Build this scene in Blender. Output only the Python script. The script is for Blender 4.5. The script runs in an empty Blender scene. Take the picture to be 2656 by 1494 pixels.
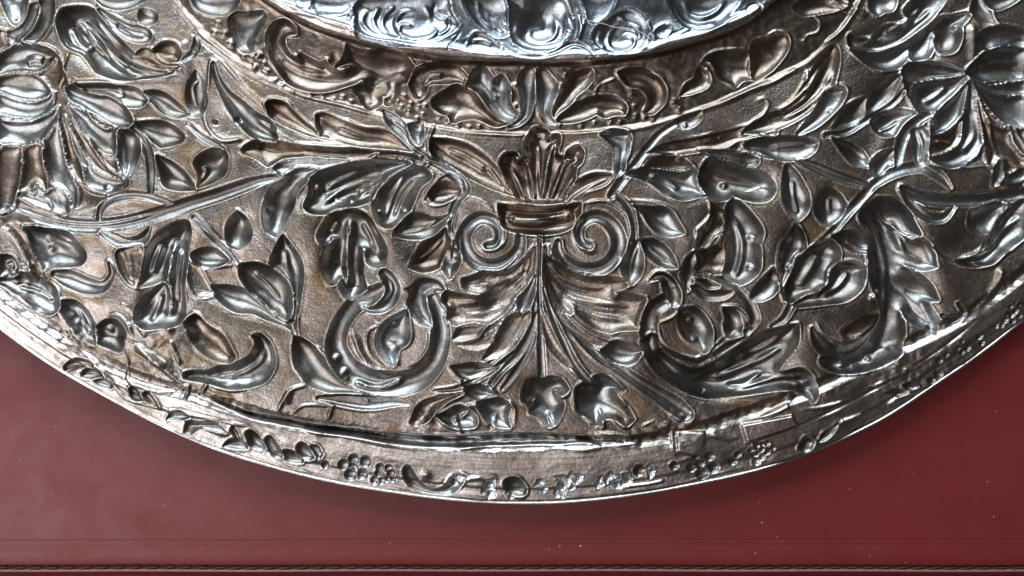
import bpy, math
import numpy as np

# ------------------------------------------------------------------ camera, light, exposure
PX = 1e-4                       # one design unit = 0.1 mm
CX, CY = 1328.0, 747.0          # design-plane origin
CAM_H = 2600.0                  # camera height over the dish border (design units)
PAD_Z = -85.0                   # top of the desk pad
sc = bpy.context.scene
cam_d = bpy.data.cameras.new("camera")
cam = bpy.data.objects.new("camera", cam_d)
sc.collection.objects.link(cam)
cam.location = (0, 0, CAM_H * PX)
cam.rotation_euler = (0, 0, 0)
cam_d.sensor_width = 36.0
cam_d.lens = 36.0 * CAM_H / 2656.0
cam_d.clip_start = 0.005
cam_d.clip_end = 20.0
sc.camera = cam

world = bpy.data.worlds.new("World")
sc.world = world
world.use_nodes = True
bg = world.node_tree.nodes["Background"]
bg.inputs[0].default_value = (0.74, 0.60, 0.48, 1)
bg.inputs[1].default_value = 0.045


def area(name, loc, target, sx, sy, power, color):
    d = bpy.data.lights.new(name, 'AREA')
    d.shape = 'RECTANGLE'
    d.size, d.size_y = sx, sy
    d.energy = power
    d.color = color
    o = bpy.data.objects.new(name, d)
    sc.collection.objects.link(o)
    from mathutils import Vector
    o.location = loc
    o.rotation_euler = (Vector(target) - Vector(loc)).to_track_quat('-Z', 'Y').to_euler()
    return o


area("window_light", (-0.14, 0.68, 0.46), (0, 0, 0), 0.85, 0.56, 7.6, (0.80, 0.92, 1.0))
area("side_window_light", (-0.60, -0.26, 0.62), (-0.02, -0.02, 0), 0.55, 0.55, 3.0, (0.97, 0.97, 1.0))
area("ceiling_bounce_fill", (-0.16, -0.27, 0.95), (0, 0, 0), 0.60, 0.46, 0.80, (1.0, 0.93, 0.90))  # fill lamp added for ceiling bounce, brightens the lower middle

vs = sc.view_settings
vs.view_transform = 'Standard'
vs.look = 'None'
vs.gamma = 1.0
vs.exposure = 0.36

C = sc.collection


# ------------------------------------------------------------------ materials
def nodes_mat(name):
    m = bpy.data.materials.new(name)
    m.use_nodes = True
    nt = m.node_tree
    b = nt.nodes["Principled BSDF"]
    return m, nt, b


def nnode(nt, kind, **inp):
    n = nt.nodes.new(kind)
    for k, v in inp.items():
        n.inputs[k].default_value = v
    return n


def noise(nt, scale, detail=4, rough=0.6, dist=0.0, vec=None):
    n = nnode(nt, 'ShaderNodeTexNoise', Scale=scale, Detail=detail, Roughness=rough, Distortion=dist)
    if vec is None:
        tc = nt.nodes.new('ShaderNodeTexCoord')
        vec = tc.outputs['Object']
    nt.links.new(vec, n.inputs['Vector'])
    return n


def ramp(nt, src, stops):
    r = nt.nodes.new('ShaderNodeValToRGB')
    el = r.color_ramp.elements
    while len(el) > 1:
        el.remove(el[-1])
    el[0].position, el[0].color = stops[0][0], stops[0][1]
    for p, c in stops[1:]:
        e = el.new(p)
        e.color = c
    nt.links.new(src, r.inputs[0])
    return r


def mix(nt, fac, a, b):
    m = nt.nodes.new('ShaderNodeMix')
    m.data_type = 'RGBA'
    for sock, v in ((m.inputs[0], fac), (m.inputs[6], a), (m.inputs[7], b)):
        if hasattr(v, 'is_linked'):
            nt.links.new(v, sock)
        else:
            sock.default_value = v
    return m.outputs[2]


def g(v):
    return (v, v, v, 1)


def silver(name, clean, tarnish, patch, rough, grain, grain_str, patch_amount=0.5, dents=0.15, scrape=False):
    m, nt, b = nodes_mat(name)
    b.inputs['Metallic'].default_value = 1.0
    n1 = noise(nt, 42, 6, 0.66, 0.8)
    n2 = noise(nt, 150, 4, 0.65, 0.3)
    f1 = ramp(nt, n1.outputs[0], [(0.36, g(0)), (0.66, g(1))])
    f2 = ramp(nt, n2.outputs[0], [(0.5, g(0)), (0.72, g(patch_amount))])
    c = mix(nt, f1.outputs[0], clean, tarnish)
    c = mix(nt, f2.outputs[0], c, patch)
    n3 = noise(nt, 1400, 3, 0.7)
    f3 = ramp(nt, n3.outputs[0], [(0.35, g(0.72)), (0.6, g(1.0))])
    mm = nt.nodes.new('ShaderNodeMix')
    mm.data_type = 'RGBA'
    mm.blend_type = 'MULTIPLY'
    mm.inputs[0].default_value = 1.0
    nt.links.new(c, mm.inputs[6])
    nt.links.new(f3.outputs[0], mm.inputs[7])
    if scrape:                                       # scratches that run round the rim
        tc = nt.nodes.new('ShaderNodeTexCoord')
        vd = nt.nodes.new('ShaderNodeVectorMath')
        vd.operation = 'DISTANCE'
        vd.inputs[1].default_value = ((1375 - CX) * PX, -(-900 - CY) * PX, 0.004)
        nt.links.new(tc.outputs['Object'], vd.inputs[0])
        sx = nt.nodes.new('ShaderNodeSeparateXYZ')
        nt.links.new(tc.outputs['Object'], sx.inputs[0])
        m1 = nt.nodes.new('ShaderNodeMath')
        m1.operation = 'MULTIPLY'
        m1.inputs[1].default_value = 40.0
        nt.links.new(vd.outputs['Value'], m1.inputs[0])
        cb = nt.nodes.new('ShaderNodeCombineXYZ')
        nt.links.new(m1.outputs[0], cb.inputs[0])
        nt.links.new(sx.outputs[0], cb.inputs[1])
        ns_ = noise(nt, 45, 6, 0.7, 0.1, cb.outputs[0])
        fs_ = ramp(nt, ns_.outputs[0], [(0.36, g(0.42)), (0.52, g(1.0)), (0.7, g(1.25))])
        m2 = nt.nodes.new('ShaderNodeMix')
        m2.data_type = 'RGBA'
        m2.blend_type = 'MULTIPLY'
        m2.inputs[0].default_value = 0.8
        nt.links.new(mm.outputs[2], m2.inputs[6])
        nt.links.new(fs_.outputs[0], m2.inputs[7])
        mm = m2
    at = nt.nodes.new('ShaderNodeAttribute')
    at.attribute_name = 'ridge_glint'                     # bright lip highlights painted along raised ridges as bare silver colour
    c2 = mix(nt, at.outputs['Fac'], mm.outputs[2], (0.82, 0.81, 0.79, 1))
    nt.links.new(c2, b.inputs['Base Color'])
    rr = ramp(nt, n2.outputs[0], [(0.3, g(rough[0])), (0.7, g(rough[1]))])
    nt.links.new(rr.outputs[0], b.inputs['Roughness'])
    # chased grain and small dents
    gn = noise(nt, grain, 3, 0.6)
    b1 = nnode(nt, 'ShaderNodeBump', Strength=grain_str, Distance=0.00025)
    nt.links.new(gn.outputs[0], b1.inputs['Height'])
    dn = noise(nt, 260, 3, 0.55, 0.4)
    b2 = nnode(nt, 'ShaderNodeBump', Strength=dents, Distance=0.0012)
    nt.links.new(dn.outputs[0], b2.inputs['Height'])
    nt.links.new(b1.outputs[0], b2.inputs['Normal'])
    nt.links.new(b2.outputs[0], b.inputs['Normal'])
    return m


M = {}
M['ground'] = silver('oxidised_silver_ground', (0.49, 0.435, 0.40, 1), (0.24, 0.195, 0.16, 1), (0.27, 0.17, 0.075, 1),
                     (0.27, 0.43), 1650, 0.5, 0.95, 0.16)
M['hollow'] = silver('burnished_silver', (0.40, 0.407, 0.413, 1), (0.205, 0.178, 0.152, 1), (0.21, 0.14, 0.075, 1),
                     (0.29, 0.41), 1100, 0.16, 0.6, 0.07)
M['brown'] = silver('brown_tarnished_silver', (0.36, 0.31, 0.27, 1), (0.19, 0.14, 0.105, 1), (0.19, 0.11, 0.045, 1),
                    (0.26, 0.40), 1100, 0.25, 0.6, 0.08)
M['dome'] = silver('bright_silver', (0.50, 0.54, 0.58, 1), (0.26, 0.29, 0.33, 1), (0.40, 0.36, 0.33, 1),
                   (0.24, 0.36), 900, 0.2, 0.3, 0.1)
M['rim'] = silver('rim_silver', (0.76, 0.71, 0.68, 1), (0.48, 0.41, 0.37, 1), (0.22, 0.16, 0.09, 1),
                  (0.26, 0.42), 1000, 0.35, 0.6, 0.15, True)
M['edge'] = silver('worn_rim_edge', (0.82, 0.79, 0.77, 1), (0.6, 0.56, 0.53, 1), (0.35, 0.28, 0.2, 1), (0.25, 0.4), 1000, 0.3, 0.4)
M['solder'] = silver('lead_solder', (0.82, 0.86, 0.9, 1), (0.6, 0.64, 0.68, 1), (0.3, 0.3, 0.3, 1),
                     (0.25, 0.5), 700, 0.9, 0.4, 0.5)


def leather(name, base, rough):
    m, nt, b = nodes_mat(name)
    n1 = noise(nt, 40, 4, 0.6)
    n2 = noise(nt, 2600, 2, 0.6)
    d = tuple(c * 0.8 for c in base[:3]) + (1,)
    c = mix(nt, n1.outputs[0], base, d)
    sp = ramp(nt, n2.outputs[0], [(0.62, g(0)), (0.78, g(0.35))])
    c = mix(nt, sp.outputs[0], c, tuple(x * 0.4 for x in base[:3]) + (1,))
    nt.links.new(c, b.inputs['Base Color'])
    nr = noise(nt, 90, 5, 0.7, 0.5)
    rm = ramp(nt, nr.outputs[0], [(0.3, g(rough - 0.08)), (0.7, g(rough + 0.1))])
    nt.links.new(rm.outputs[0], b.inputs['Roughness'])
    b.inputs['Specular IOR Level'].default_value = 0.42
    n3 = noise(nt, 1500, 3, 0.6)
    bp = nnode(nt, 'ShaderNodeBump', Strength=0.22, Distance=0.0002)
    nt.links.new(n3.outputs[0], bp.inputs['Height'])
    nt.links.new(bp.outputs[0], b.inputs['Normal'])
    return m


def plain(name, col, rough, metal=0.0, nscale=600, var=0.3):
    m, nt, b = nodes_mat(name)
    n1 = noise(nt, nscale, 4, 0.6)
    c = mix(nt, n1.outputs[0], col, tuple(x * (1 - var) for x in col[:3]) + (1,))
    nt.links.new(c, b.inputs['Base Color'])
    b.inputs['Roughness'].default_value = rough
    b.inputs['Metallic'].default_value = metal
    return m


M['leather'] = leather('red_leather', (0.19, 0.023, 0.025, 1), 0.42)
M['thread'] = plain('dark_brown_thread', (0.085, 0.024, 0.018, 1), 0.75)
M['bevel_glint'] = plain('painted_bevel_glint', (0.36, 0.17, 0.165, 1), 0.5, 0, 900, 0.45)  # pale colour stands in for the highlight on the leather's bevel
M['groove'] = plain('dark_seam', (0.05, 0.018, 0.014, 1), 0.8)
M['wood'] = plain('dark_desk_wood', (0.05, 0.026, 0.012, 1), 0.4, 0, 60)
M['dust'] = plain('pale_dust', (0.62, 0.52, 0.46, 1), 0.9)
M['fibre'] = plain('white_fibre', (0.8, 0.8, 0.8, 1), 0.7)


# ------------------------------------------------------------------ outline of the dish (polar curves about its centre)
DC = (1375.0, -900.0)


def curve(txt):
    p = np.array([[float(v) for v in t.split(',')] for t in txt.split()])
    th = np.arctan2(p[:, 0] - DC[0], p[:, 1] - DC[1])     # 0 = straight down the frame
    r = np.hypot(p[:, 0] - DC[0], p[:, 1] - DC[1])
    o = np.argsort(th)
    return th[o], r[o]


RIM = curve("0,862 52,900 138,959 228,1010 310,1055 390,1098 469,1135 545,1167 621,1193 700,1216 822,1248 995,1279 1167,1302 "
            "1350,1312 1472,1309 1645,1290 1817,1259 1956,1229 2059,1197 2197,1141 2301,1090 2439,997 2542,928 2656,838")
CREV = curve("0,745 100,822 200,893 330,965 440,1005 514,1023 640,1062 720,1086 820,1107 930,1121 1030,1135 1120,1146 1300,1150 "
             "1440,1147 1560,1143 1660,1141 1760,1122 1900,1080 2020,1040 2150,985 2300,915 2450,845 2530,800 2656,700")
CAV = curve("448,0 566,124 700,210 788,248 891,272 991,303 1133,335 1350,352 1541,345 1731,314 1817,286 2000,207 2094,165 2177,90 2232,0")
DOME = curve("690,0 747,38 860,88 960,117 1064,138 1133,152 1236,159 1350,162 1472,164 1610,152 1714,138 1797,114 1886,86 1945,55 2000,10")


def rad(cv, th):
    r = np.interp(th, cv[0], cv[1])
    return r


KN = [('dome', -400, 52), ('dome', -30, 47), ('dome', -12, 48), ('dome', 0, 42), ('dome', 9, 16), ('dome', 18, 13), ('cav', -12, -1),
      ('cav', 0, 4), ('cav', 12, 1), ('cav', 120, 4), ('crev', -120, 0), ('crev', -16, -1), ('crev', -2, -9), ('crev', 8, -10), ('crev', 24, -3),
      ('crev', 60, -6), ('rim', -44, -12), ('rim', -38, -15), ('rim', -10, -17), ('rim', 0, -21), ('rim', 60, -30)]


def base_height(x, y):
    th = np.arctan2(x - DC[0], y - DC[1])
    r = np.hypot(x - DC[0], y - DC[1])
    cv = {'dome': rad(DOME, th), 'cav': rad(CAV, th), 'crev': rad(CREV, th), 'rim': rad(RIM, th)}
    z = np.full(np.shape(r), float(KN[0][2]))
    for (k0, o0, z0), (k1, o1, z1) in zip(KN[:-1], KN[1:]):
        r0 = cv[k0] + o0
        r1 = np.maximum(cv[k1] + o1, r0 + 1)
        t = np.clip((r - r0) / (r1 - r0), 0, 1)
        z = np.where(r > r0, z0 + (z1 - z0) * t, z)
    return z, r, cv


# ------------------------------------------------------------------ grid: fine where the chasing is seen, coarse for the rest of the dish
def axis(lo, f0, f1, hi, step):
    a = list(np.arange(f0, f1 + step, step))
    left, s, v = [], step, f0
    while v > lo:
        s = min(s * 1.25, 20.0)
        v -= s
        left.append(v)
    right, s, v = [], step, a[-1]
    while v < hi:
        s = min(s * 1.25, 20.0)
        v += s
        right.append(v)
    return np.array(left[::-1] + a + right)


STEP = 2.2
gx = axis(-950, -70, 2726, 3700, STEP)
gy = axis(-3200, -70, 1325, 1330, STEP)
GX, GY = np.meshgrid(gx, gy)
BASE, RR, CV = base_height(GX, GY)
NY, NX = GX.shape
REL = np.zeros((NY, NX))
BED = np.zeros((NY, NX))
LAB = np.zeros((NY, NX), dtype=np.int32)
rng = np.random.default_rng(7)


def vnoise(cell, seed):
    r = np.random.default_rng(seed)
    def W(a):
        u = (a - a[0]) / cell
        n = int(u[-1]) + 5
        i = np.floor(u).astype(int)
        f = u - i
        w = np.zeros((len(a), n))
        k = np.arange(len(a))
        w[k, i] = (1 - f) ** 3 / 6
        w[k, i + 1] = (3 * f ** 3 - 6 * f ** 2 + 4) / 6
        w[k, i + 2] = (-3 * f ** 3 + 3 * f ** 2 + 3 * f + 1) / 6
        w[k, i + 3] = f ** 3 / 6
        return w
    wy, wx = W(gy), W(gx)
    return wy @ r.uniform(-1, 1, (wy.shape[1], wx.shape[1])) @ wx.T


# ------------------------------------------------------------------ chased ornament, traced in tile coordinates
TILES = {'A1': (0, 0), 'A2': (650, 0), 'A3': (1300, 0), 'A4': (1956, 0), 'B1': (0, 450), 'B2': (650, 450), 'B3': (1300, 450),
         'B4': (1956, 450), 'C1': (0, 900), 'C2': (650, 900), 'C3': (1300, 900), 'C4': (1956, 800)}
K = 2.8986
ORNAMENT = """
# ---- centre field
@A2
L wave_field 0.3 dome: 300,-80 330,40 560,130 760,190 820,290 1100,340 1480,340 1640,380 1880,410 2200,420 2420,380 2580,400 2900,390 3160,290 3500,200 3700,-80
L wave_scroll 0.8 dome: 800,-60 770,120 800,220 900,275 1050,300 1220,320 1420,290 1570,190 1520,80 1420,-60
L wave_scroll 0.8 dome: 440,-60 470,70 580,100 700,92 780,10 800,-60
L wave_scroll 0.9 dome: 1620,-60 1640,100 1750,220 1880,275 1990,210 2030,100 2020,-60
L wave_scroll 0.7 dome: 1630,340 1680,230 1790,235 1880,320 1870,395 1760,380
L wave_scroll 0.7 dome: 300,-60 350,40 420,40 440,-60
R 5 16: 860,40 830,140 900,230 1040,270
R 6 18: 960,20 910,120 960,220 1080,270 1180,250
R 7 18: 1080,20 1000,80 980,170 1040,250
R 8 18: 1240,60 1130,70 1080,140 1110,230 1200,280 1330,270 1390,220 1330,180
R 7 14: 1210,170 1120,165 1110,230
R 5 14: 1300,20 1340,100 1330,190
R 6 14: 1400,60 1480,110 1480,200 1400,260
G 6 14: 1380,0 1370,90 1430,130 1520,80
R 6 14: 1700,-20 1740,120 1850,200
G 8 20: 1800,60 1830,180 1900,250
R 6 12: 1930,60 1900,150 1960,190
R 4 12: 1660,300 1740,290 1820,330
R 3 10: 270,70 440,110 700,190 760,280
G 3 8: 1590,180 1550,270 1490,340 1500,380
@A3
L wave_scroll 0.9 dome: 50,60 60,250 140,345 300,375 440,340 530,230 530,80 420,-60 60,-60
L wave_scroll 0.8 dome: 680,260 720,180 840,100 960,55 1070,120 1120,230 1060,360 960,390 800,380 710,330
L wave_scroll 0.8 dome: 1290,-60 1300,100 1400,205 1550,210 1700,140 1800,-60
L wave_scroll 0.6 dome: 620,-60 650,120 730,170 830,90 870,-60
L boss 0.7 dome: 1150,250 1190,190 1260,170 1285,220 1230,275
R 8 18: 380,60 420,170 390,260 290,290 220,250 230,190 300,180
R 7 16: 480,40 510,180 460,290 330,330 190,310 120,220 130,120
G 7 20: 300,60 340,130 320,210
R 6 14: 560,20 600,180 580,300
R 8 14: 890,160 820,240 820,330 900,370 990,340 1010,280 960,240 910,270
R 7 16: 880,110 950,160 1030,200 1050,280
R 6 16: 760,210 740,290 790,350
R 5 12: 1100,140 1140,230 1160,300
R 8 18: 1390,-10 1430,80 1530,110 1640,60 1700,-20
R 6 14: 1310,40 1380,140 1500,180 1640,150
R 4 10: 620,0 640,110 600,230 580,280
G 6 14: 0,330 120,400 270,420 400,390 530,320 650,350 730,430
R 4 12: 0,370 150,425 330,430 480,370 560,340 680,380
R 4 12: 1100,380 1300,330 1440,290
G 4 8: 1870,120 1860,50 1930,20 1960,60 1900,130
R 4 10: 1300,270 1450,200 1650,170 1850,70
# ---- cavetto band
@A2
L scroll_leaf 0.9 brown: 340,250! 320,190 240,145 160,180 120,290 140,420 210,530 290,630 420,685 560,690 700,650 830,600! 770,670 810,720! 850,790 910,815 980,770 990,720! 1010,780 1060,780 1110,700 1120,630 1180,610! 1210,540 1220,490! 1160,420 1050,370 850,380 720,330! 700,420 640,500 730,500! 680,535 590,500 560,450! 520,470 430,430 370,400 360,440! 290,400 250,310 270,260
R 5 30: 160,240 200,400 320,500 480,545 640,550 760,520
R 5 26: 830,600 870,680 900,780
R 6 24: 1030,580 1040,660 1020,740
G 6 22: 620,380 640,460
G 6 40: 920,560 920,640
R 4 12: 250,310 290,380 350,430
L scroll_leaf 1 brown: 1340,480! 1440,455 1540,480 1620,560 1670,610! 1600,640 1540,620 1440,620 1340,630 1310,700 1260,745 1210,690 1190,600 1240,520
L scroll_leaf 1 brown: 1360,760! 1380,730 1460,680 1540,630 1650,660 1740,790 1830,870 1950,920! 1840,950 1700,890 1580,900 1520,920 1490,860! 1440,850 1380,810
L scroll_leaf 1 hollow: 1680,530! 1720,490 1780,520 1830,590 1890,560 1940,640 1950,780 2010,850! 2000,910 1900,900 1800,820 1720,700 1620,630
R 7 14: 1320,470 1240,510 1190,600 1200,690 1250,745
R 6 14: 1610,620 1720,720 1800,830 1920,910 2029,880
R 5 22: 1780,540 1800,640 1860,740
R 4 22: 1450,560 1350,570 1290,640
R 7 12: 120,300 130,410 210,530 300,630 430,690 570,690 720,650 830,590
D 4: 580,450,26 700,505,24 360,430,24 1260,745,24 990,740,20
@A1
L scroll_leaf 0.9: 1450,-60 1480,60 1600,110 1740,90 1790,-60
L scroll_leaf 0.9: 1720,150! 1760,100 1860,90 1990,90 1960,200 1900,300 1890,400! 1800,370 1740,260
D 4: 1640,180,30 1690,260,30 1620,250,26 1740,330,30 1840,430,30 1900,440,28 1960,420,28 1920,520,30 1990,520,28
@A2
D 4: 60,420,26 100,480,26 40,500,26 130,540,24 190,600,22 240,640,20 320,690,18 450,720,18 540,730,20 620,740,22 690,730,24 750,760,24 1150,720,26 1200,780,26 1130,800,24 1190,840,24 1260,800,24 1100,760,20 1420,880,24 1480,920,20 1560,950,20 1640,960,20 1720,950,20 1290,860,24 1250,890,24 1310,790,20
@A3
L scroll_leaf 1 : 170,520! 220,500 250,530! 250,650 240,780 210,880 140,940 60,960! 150,860 150,700 130,600
L scroll_leaf 1 : 265,540! 300,510 350,540 420,640 400,730 360,830 380,890 430,940! 340,920 290,850 270,700
R 6 12: 255,530 247,750 205,890 90,950
R 6 12: 262,540 278,800 330,900 450,940
L scroll_leaf 1 brown: 540,560 600,530 680,520 690,580 640,650 560,720 500,800 430,850 400,880! 410,780 480,680
L scroll_leaf 1 brown: 450,860! 560,780 680,730 800,720 880,740 940,800 930,860! 850,860 780,880 720,850! 640,890 520,920 420,920!
L scroll_leaf 1 brown: 880,540! 980,510 1100,520 1200,590 1245,680 1230,780 1150,850! 1080,850 1120,740 1060,660 960,640
R 7 12: 1110,530 1200,590 1245,690 1225,790 1140,860
R 5 12: 700,720 740,640 860,590
R 5 12: 450,870 560,800 640,740
L scroll_leaf 0.9 brown: 1500,480! 1570,470 1600,500 1640,580 1700,620 1770,650! 1820,600 1900,590 2040,530! 2040,400 1800,380 1600,400
L scroll_leaf 0.9 brown: 1490,500! 1560,540 1575,610 1540,660 1440,700 1350,720! 1390,640 1460,590
R 6 12: 1490,470 1570,465 1640,560 1700,620 1770,655
R 6 12: 1530,510 1575,570 1540,660
D 4: 950,820,26 1010,870,26 1080,880,24 1140,900,22 980,700,26 1300,760,30 1340,820,26 1000,800,24 890,920,20 820,920,18 700,920,18 600,950,18 100,640,24 70,720,24 110,790,22 480,560,24 450,640,24
G 4 12: 500,300 500,300
@A4
L scroll_leaf 0.8 brown: -10,330 90,290 160,245 240,255 268,330 220,430 120,540 -10,590
R 6 10: 90,290 160,243 245,253 270,330 225,430 120,545 0,595
R 5 10: 290,270 370,310 400,270 480,240 495,160 440,110
L scroll_leaf 0.7 brown: 300,50 420,-20 640,-60 700,20 640,70 480,100 380,110
# cavetto border lines
@A1
R 6 10: 1300,-20 1480,230 1640,360 1850,520 2029,610
G 4 10: 1280,20 1450,250 1620,400 1820,550 2000,650
@A2
R 6 10: -20,540 150,625 400,722 700,795 990,880
R 5 9: 1390,960 1520,985 1700,1005 2029,1020
@A3
R 5 9: -100,1010 90,1022 180,1015
R 5 9: 370,1000 560,1005 800,985 1010,975 1250,910
R 9 14: 1480,835 1620,790 1800,710 2029,600
@A4
R 9 12: -20,690 180,600 330,510
R 8 12: 520,330 640,240 720,140 810,-20

@A1
E 9 130: 420,60 700,40 1000,330 1400,520 1350,640 1000,620 700,580 500,400
E 9 120: 980,640 1450,640 1560,900 1480,1100 1720,1120 1720,1320 1480,1449 1150,1440 1000,1100
E 8 110: 1380,480 1620,470 1700,760 2040,930 2040,1100 1700,1100 1480,960
@B1
E 9 130: -80,380 200,390 620,440 640,620 900,680 880,860 640,930 450,900 440,1060 200,980 -80,860
E 10 130: 1000,560 1150,460 1420,360 1440,700 1420,1100 1150,1180 980,1120 1010,900
E 7 120: 440,930 700,960 960,1100 940,1340 700,1320 520,1200
E 8 120: 1400,560 1800,280 1900,330 1860,640 2300,1100 2200,1200 1500,960
@B2
E 9 130: 60,60 480,-40 1280,-80 1380,20 1180,340 1030,430 900,260 560,320 400,280 180,490
E 8 110: 480,320 900,260 1030,500 1030,720 860,900 740,980 600,860 500,520
E 8 110: 1050,440 1340,60 1600,60 1620,300 1580,640 1500,810 1180,740
@B3
E 8 110: 880,120 1100,220 1400,440 1340,720 1000,860 880,700 980,440
E 9 120: 950,0 1500,-100 2060,-60 2080,200 1780,200 1500,200 1240,170
E 9 120: 1560,180 1800,190 1990,430 1970,740 1820,860 1440,800 1450,560
@A4
E 10 130: 700,270 1150,30 1650,-60 1640,200 1500,420 1000,560 740,400
E 9 120: 520,1020 850,700 1120,540 1240,860 1060,1040 860,1280 600,1080
E 8 120: 1060,860 1340,820 1350,1260 1060,1320 860,1360
@B4
E 9 120: 180,480 330,360 660,460 900,480 880,760 680,980 280,1020 180,800
E 9 130: 790,300 940,180 1180,260 1400,700 1400,1220 1140,1260 1060,1430 560,1510 420,1180 560,1280 860,1150 900,760
E 8 130: 1340,540 1640,260 2060,180 2080,460 1780,700 1480,680
@C3
E 9 120: 1050,-60 1300,140 1500,150 1900,-80 2250,-180 2260,160 2380,240 2370,420 2000,350 1600,390 1350,320
# ---- border, upper left
@A1
L flower 0.6 brown: -60,330 200,330 420,400 520,640 640,660 1000,930 870,980 870,1160 970,1350 900,1440 560,1580 -60,1640
L petal 1: 10,-60 30,40 60,110 110,180 165,150 190,60 170,-60
R 7 12: 80,20 100,100 110,150
L petal 1: 90,330! 180,270 260,160 290,40 240,40 205,140 150,220 60,260
L petal 1: 190,300! 270,230 310,120 310,-20 390,-20 385,140 330,260 255,325
L petal 1.1: -30,450 60,370 180,345 300,370 410,405! 370,460 290,525 180,540 60,545 -30,560
R 8 30: 180,460 240,440 310,450
L petal 1.1: -30,600 100,550 220,555 310,600 370,680! 330,720 230,745 120,735 0,690 -30,670
L petal 1.1: -30,710 90,740 230,770 330,740 400,690! 380,800 300,880 180,890 60,860 -30,830
L petal 1.1: -30,900 100,900 250,900 350,860 430,800! 420,900 350,1010 250,1070 150,1100 0,1070 -30,1050
R 6 12: -10,900 120,920 260,900 340,850
L petal 0.9 brown: 20,1110 150,1105 140,1260 110,1449 60,1560 -30,1560 -30,1200
L petal 0.9 brown: 170,1105 280,1080 300,1220 330,1340 330,1440 250,1380 200,1449 140,1449 160,1260
L petal 1.0 : 330,1050! 420,930 450,1080 470,1220 530,1360 560,1440 540,1560 440,1540 380,1400 330,1240
L petal 1.0 : 480,870! 520,1000 540,1100 600,1250 640,1380 720,1430 830,1445 950,1365! 800,1335 700,1290 620,1190 560,1060 
L petal 1.1: 500,780! 640,850 680,900 760,960 845,980 850,1155! 760,1140 650,1040 570,930
R 7 12: 640,1020 700,1140 800,1270 960,1345
R 6 10: 660,1040 740,1180 840,1290 960,1330
R 6 14: 560,1340 620,1400 700,1440 830,1450
D 6: 620,1260,24 790,1410,24 630,830,26
L leaf 1.2: 480,650! 560,660 680,690 800,710 900,770 960,850 1000,930! 900,940 800,910 700,850 600,790 510,740
L leaf 1: 620,660! 750,645 900,650 1010,665 1095,740! 1050,790 960,790 900,750 800,700 680,690
R 6 10: 880,660 910,700 890,720 800,690
L leaf 1.2: 1085,690! 1160,685 1240,710 1330,780 1410,850! 1330,870 1240,850 1170,790
L leaf 1.1: 1010,930! 1120,915 1250,925 1360,1010 1340,1060 1200,1095! 1130,1040 1050,980
L leaf 1.2: 900,980! 1000,1000 1040,1080 1030,1180 1000,1260 940,1340! 890,1260 878,1150 880,1060
R 6 9: 905,1060 915,1200 935,1310
L leaf 1.1: 1180,1175! 1280,1220 1370,1290 1420,1360 1460,1420! 1340,1420 1240,1390 1210,1300
L leaf 1.1: 1590,1130! 1500,1170 1460,1220 1490,1300 1490,1400! 1590,1360 1680,1300 1700,1200 1680,1140
R 7 12: 1510,1250 1530,1280 1500,1360
S stem 0.8: 1000,960,40 1090,1080,60 1130,1250,60 1140,1449,50
L acanthus_leaf 1.1: 450,100 440,200 500,340 620,400 720,530! 860,580 1000,590 1150,580 1340,540! 1200,510 1050,440 950,360 850,250 760,150 660,60 500,60
R 12 30: 540,110 660,260 800,420 960,530 1100,560
R 12 26: 620,90 760,250 900,400 1060,490 1220,540
R 8 22: 500,180 560,300 660,380
R 6 14: 650,80 800,260 950,390 1100,480 1280,530
R 6 12: 500,330 620,390 700,500
R 6 10: 450,100 450,230 520,360
D 7: 650,320,30 940,500,28
L leaf 0.9 brown: 1000,420! 1080,370 1160,400 1200,450 1340,500! 1280,520 1150,490
L leaf 1.1 brown: 1150,390! 1220,330 1310,330 1350,400 1340,450! 1240,450
L leaf 1: 740,70! 850,130 960,190 1080,210 1130,270 1090,310 980,300 870,230 790,150
R 6 20: 860,170 980,250 1080,270
L leaf 0.9: 1060,70 1150,90 1170,150 1100,180 1050,150
L leaf 0.9: 740,-40 760,20 880,60 1010,30 1080,-40
L leaf 1: 1470,290! 1500,340 1460,410 1360,460! 1430,400 1460,340
L leaf 1: 1470,530! 1410,640 1400,760 1440,860! 1510,850 1540,740 1520,640
R 5 9: 1480,600 1440,660 1460,800
L leaf 1.3: 1610,480! 1650,590 1720,690 1800,750 1920,850 2040,930 2060,1060 1900,1020 1780,900 1690,760 1620,600
R 7 16: 1650,430 1760,560 1880,690 2029,820
R 7 12: 1600,440 1580,500 1560,650 1520,780 1560,960 1700,1090
S stem 0.7: 1400,930,30 1540,1040,40 1680,1120,30
D -14: 1612,915,16 1775,900,18
R 6 16: 1560,1000 1680,1060 1820,1040
R 7 16: 450,640 700,620 960,640
R 8 14: 1000,600 1200,570 1340,540
R 6 10: 520,380 470,560 430,640
R 8 10: 560,590 590,660 640,680
# ---- border, left
@B1
L petal 1: 130,170! 190,130 240,150 265,75! 300,150 400,100 490,180 490,290 380,275 250,230
R 7 12: 260,80 270,170 340,200 380,270
S stem 1.1: -30,215,90 200,305,105 400,365,105 600,392,105 800,390,105 1000,360,105 1200,303,105 1400,238,105 1600,175,100 1800,105,95 1960,50,70 2110,15,30
R 6 10: -20,215 200,300 400,355 600,380 800,378 1000,345 1250,275
S branch 0.9: 740,340,40 760,260,50 830,195,62 950,165,62 1080,170,62 1200,200,60 1320,235,30
L leaf 1: 750,440! 830,450 930,490 1040,480 1130,400! 1110,480 1060,530 980,555 880,540 800,490
G 5 14: 850,440 950,495 1060,480 1120,420
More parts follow.
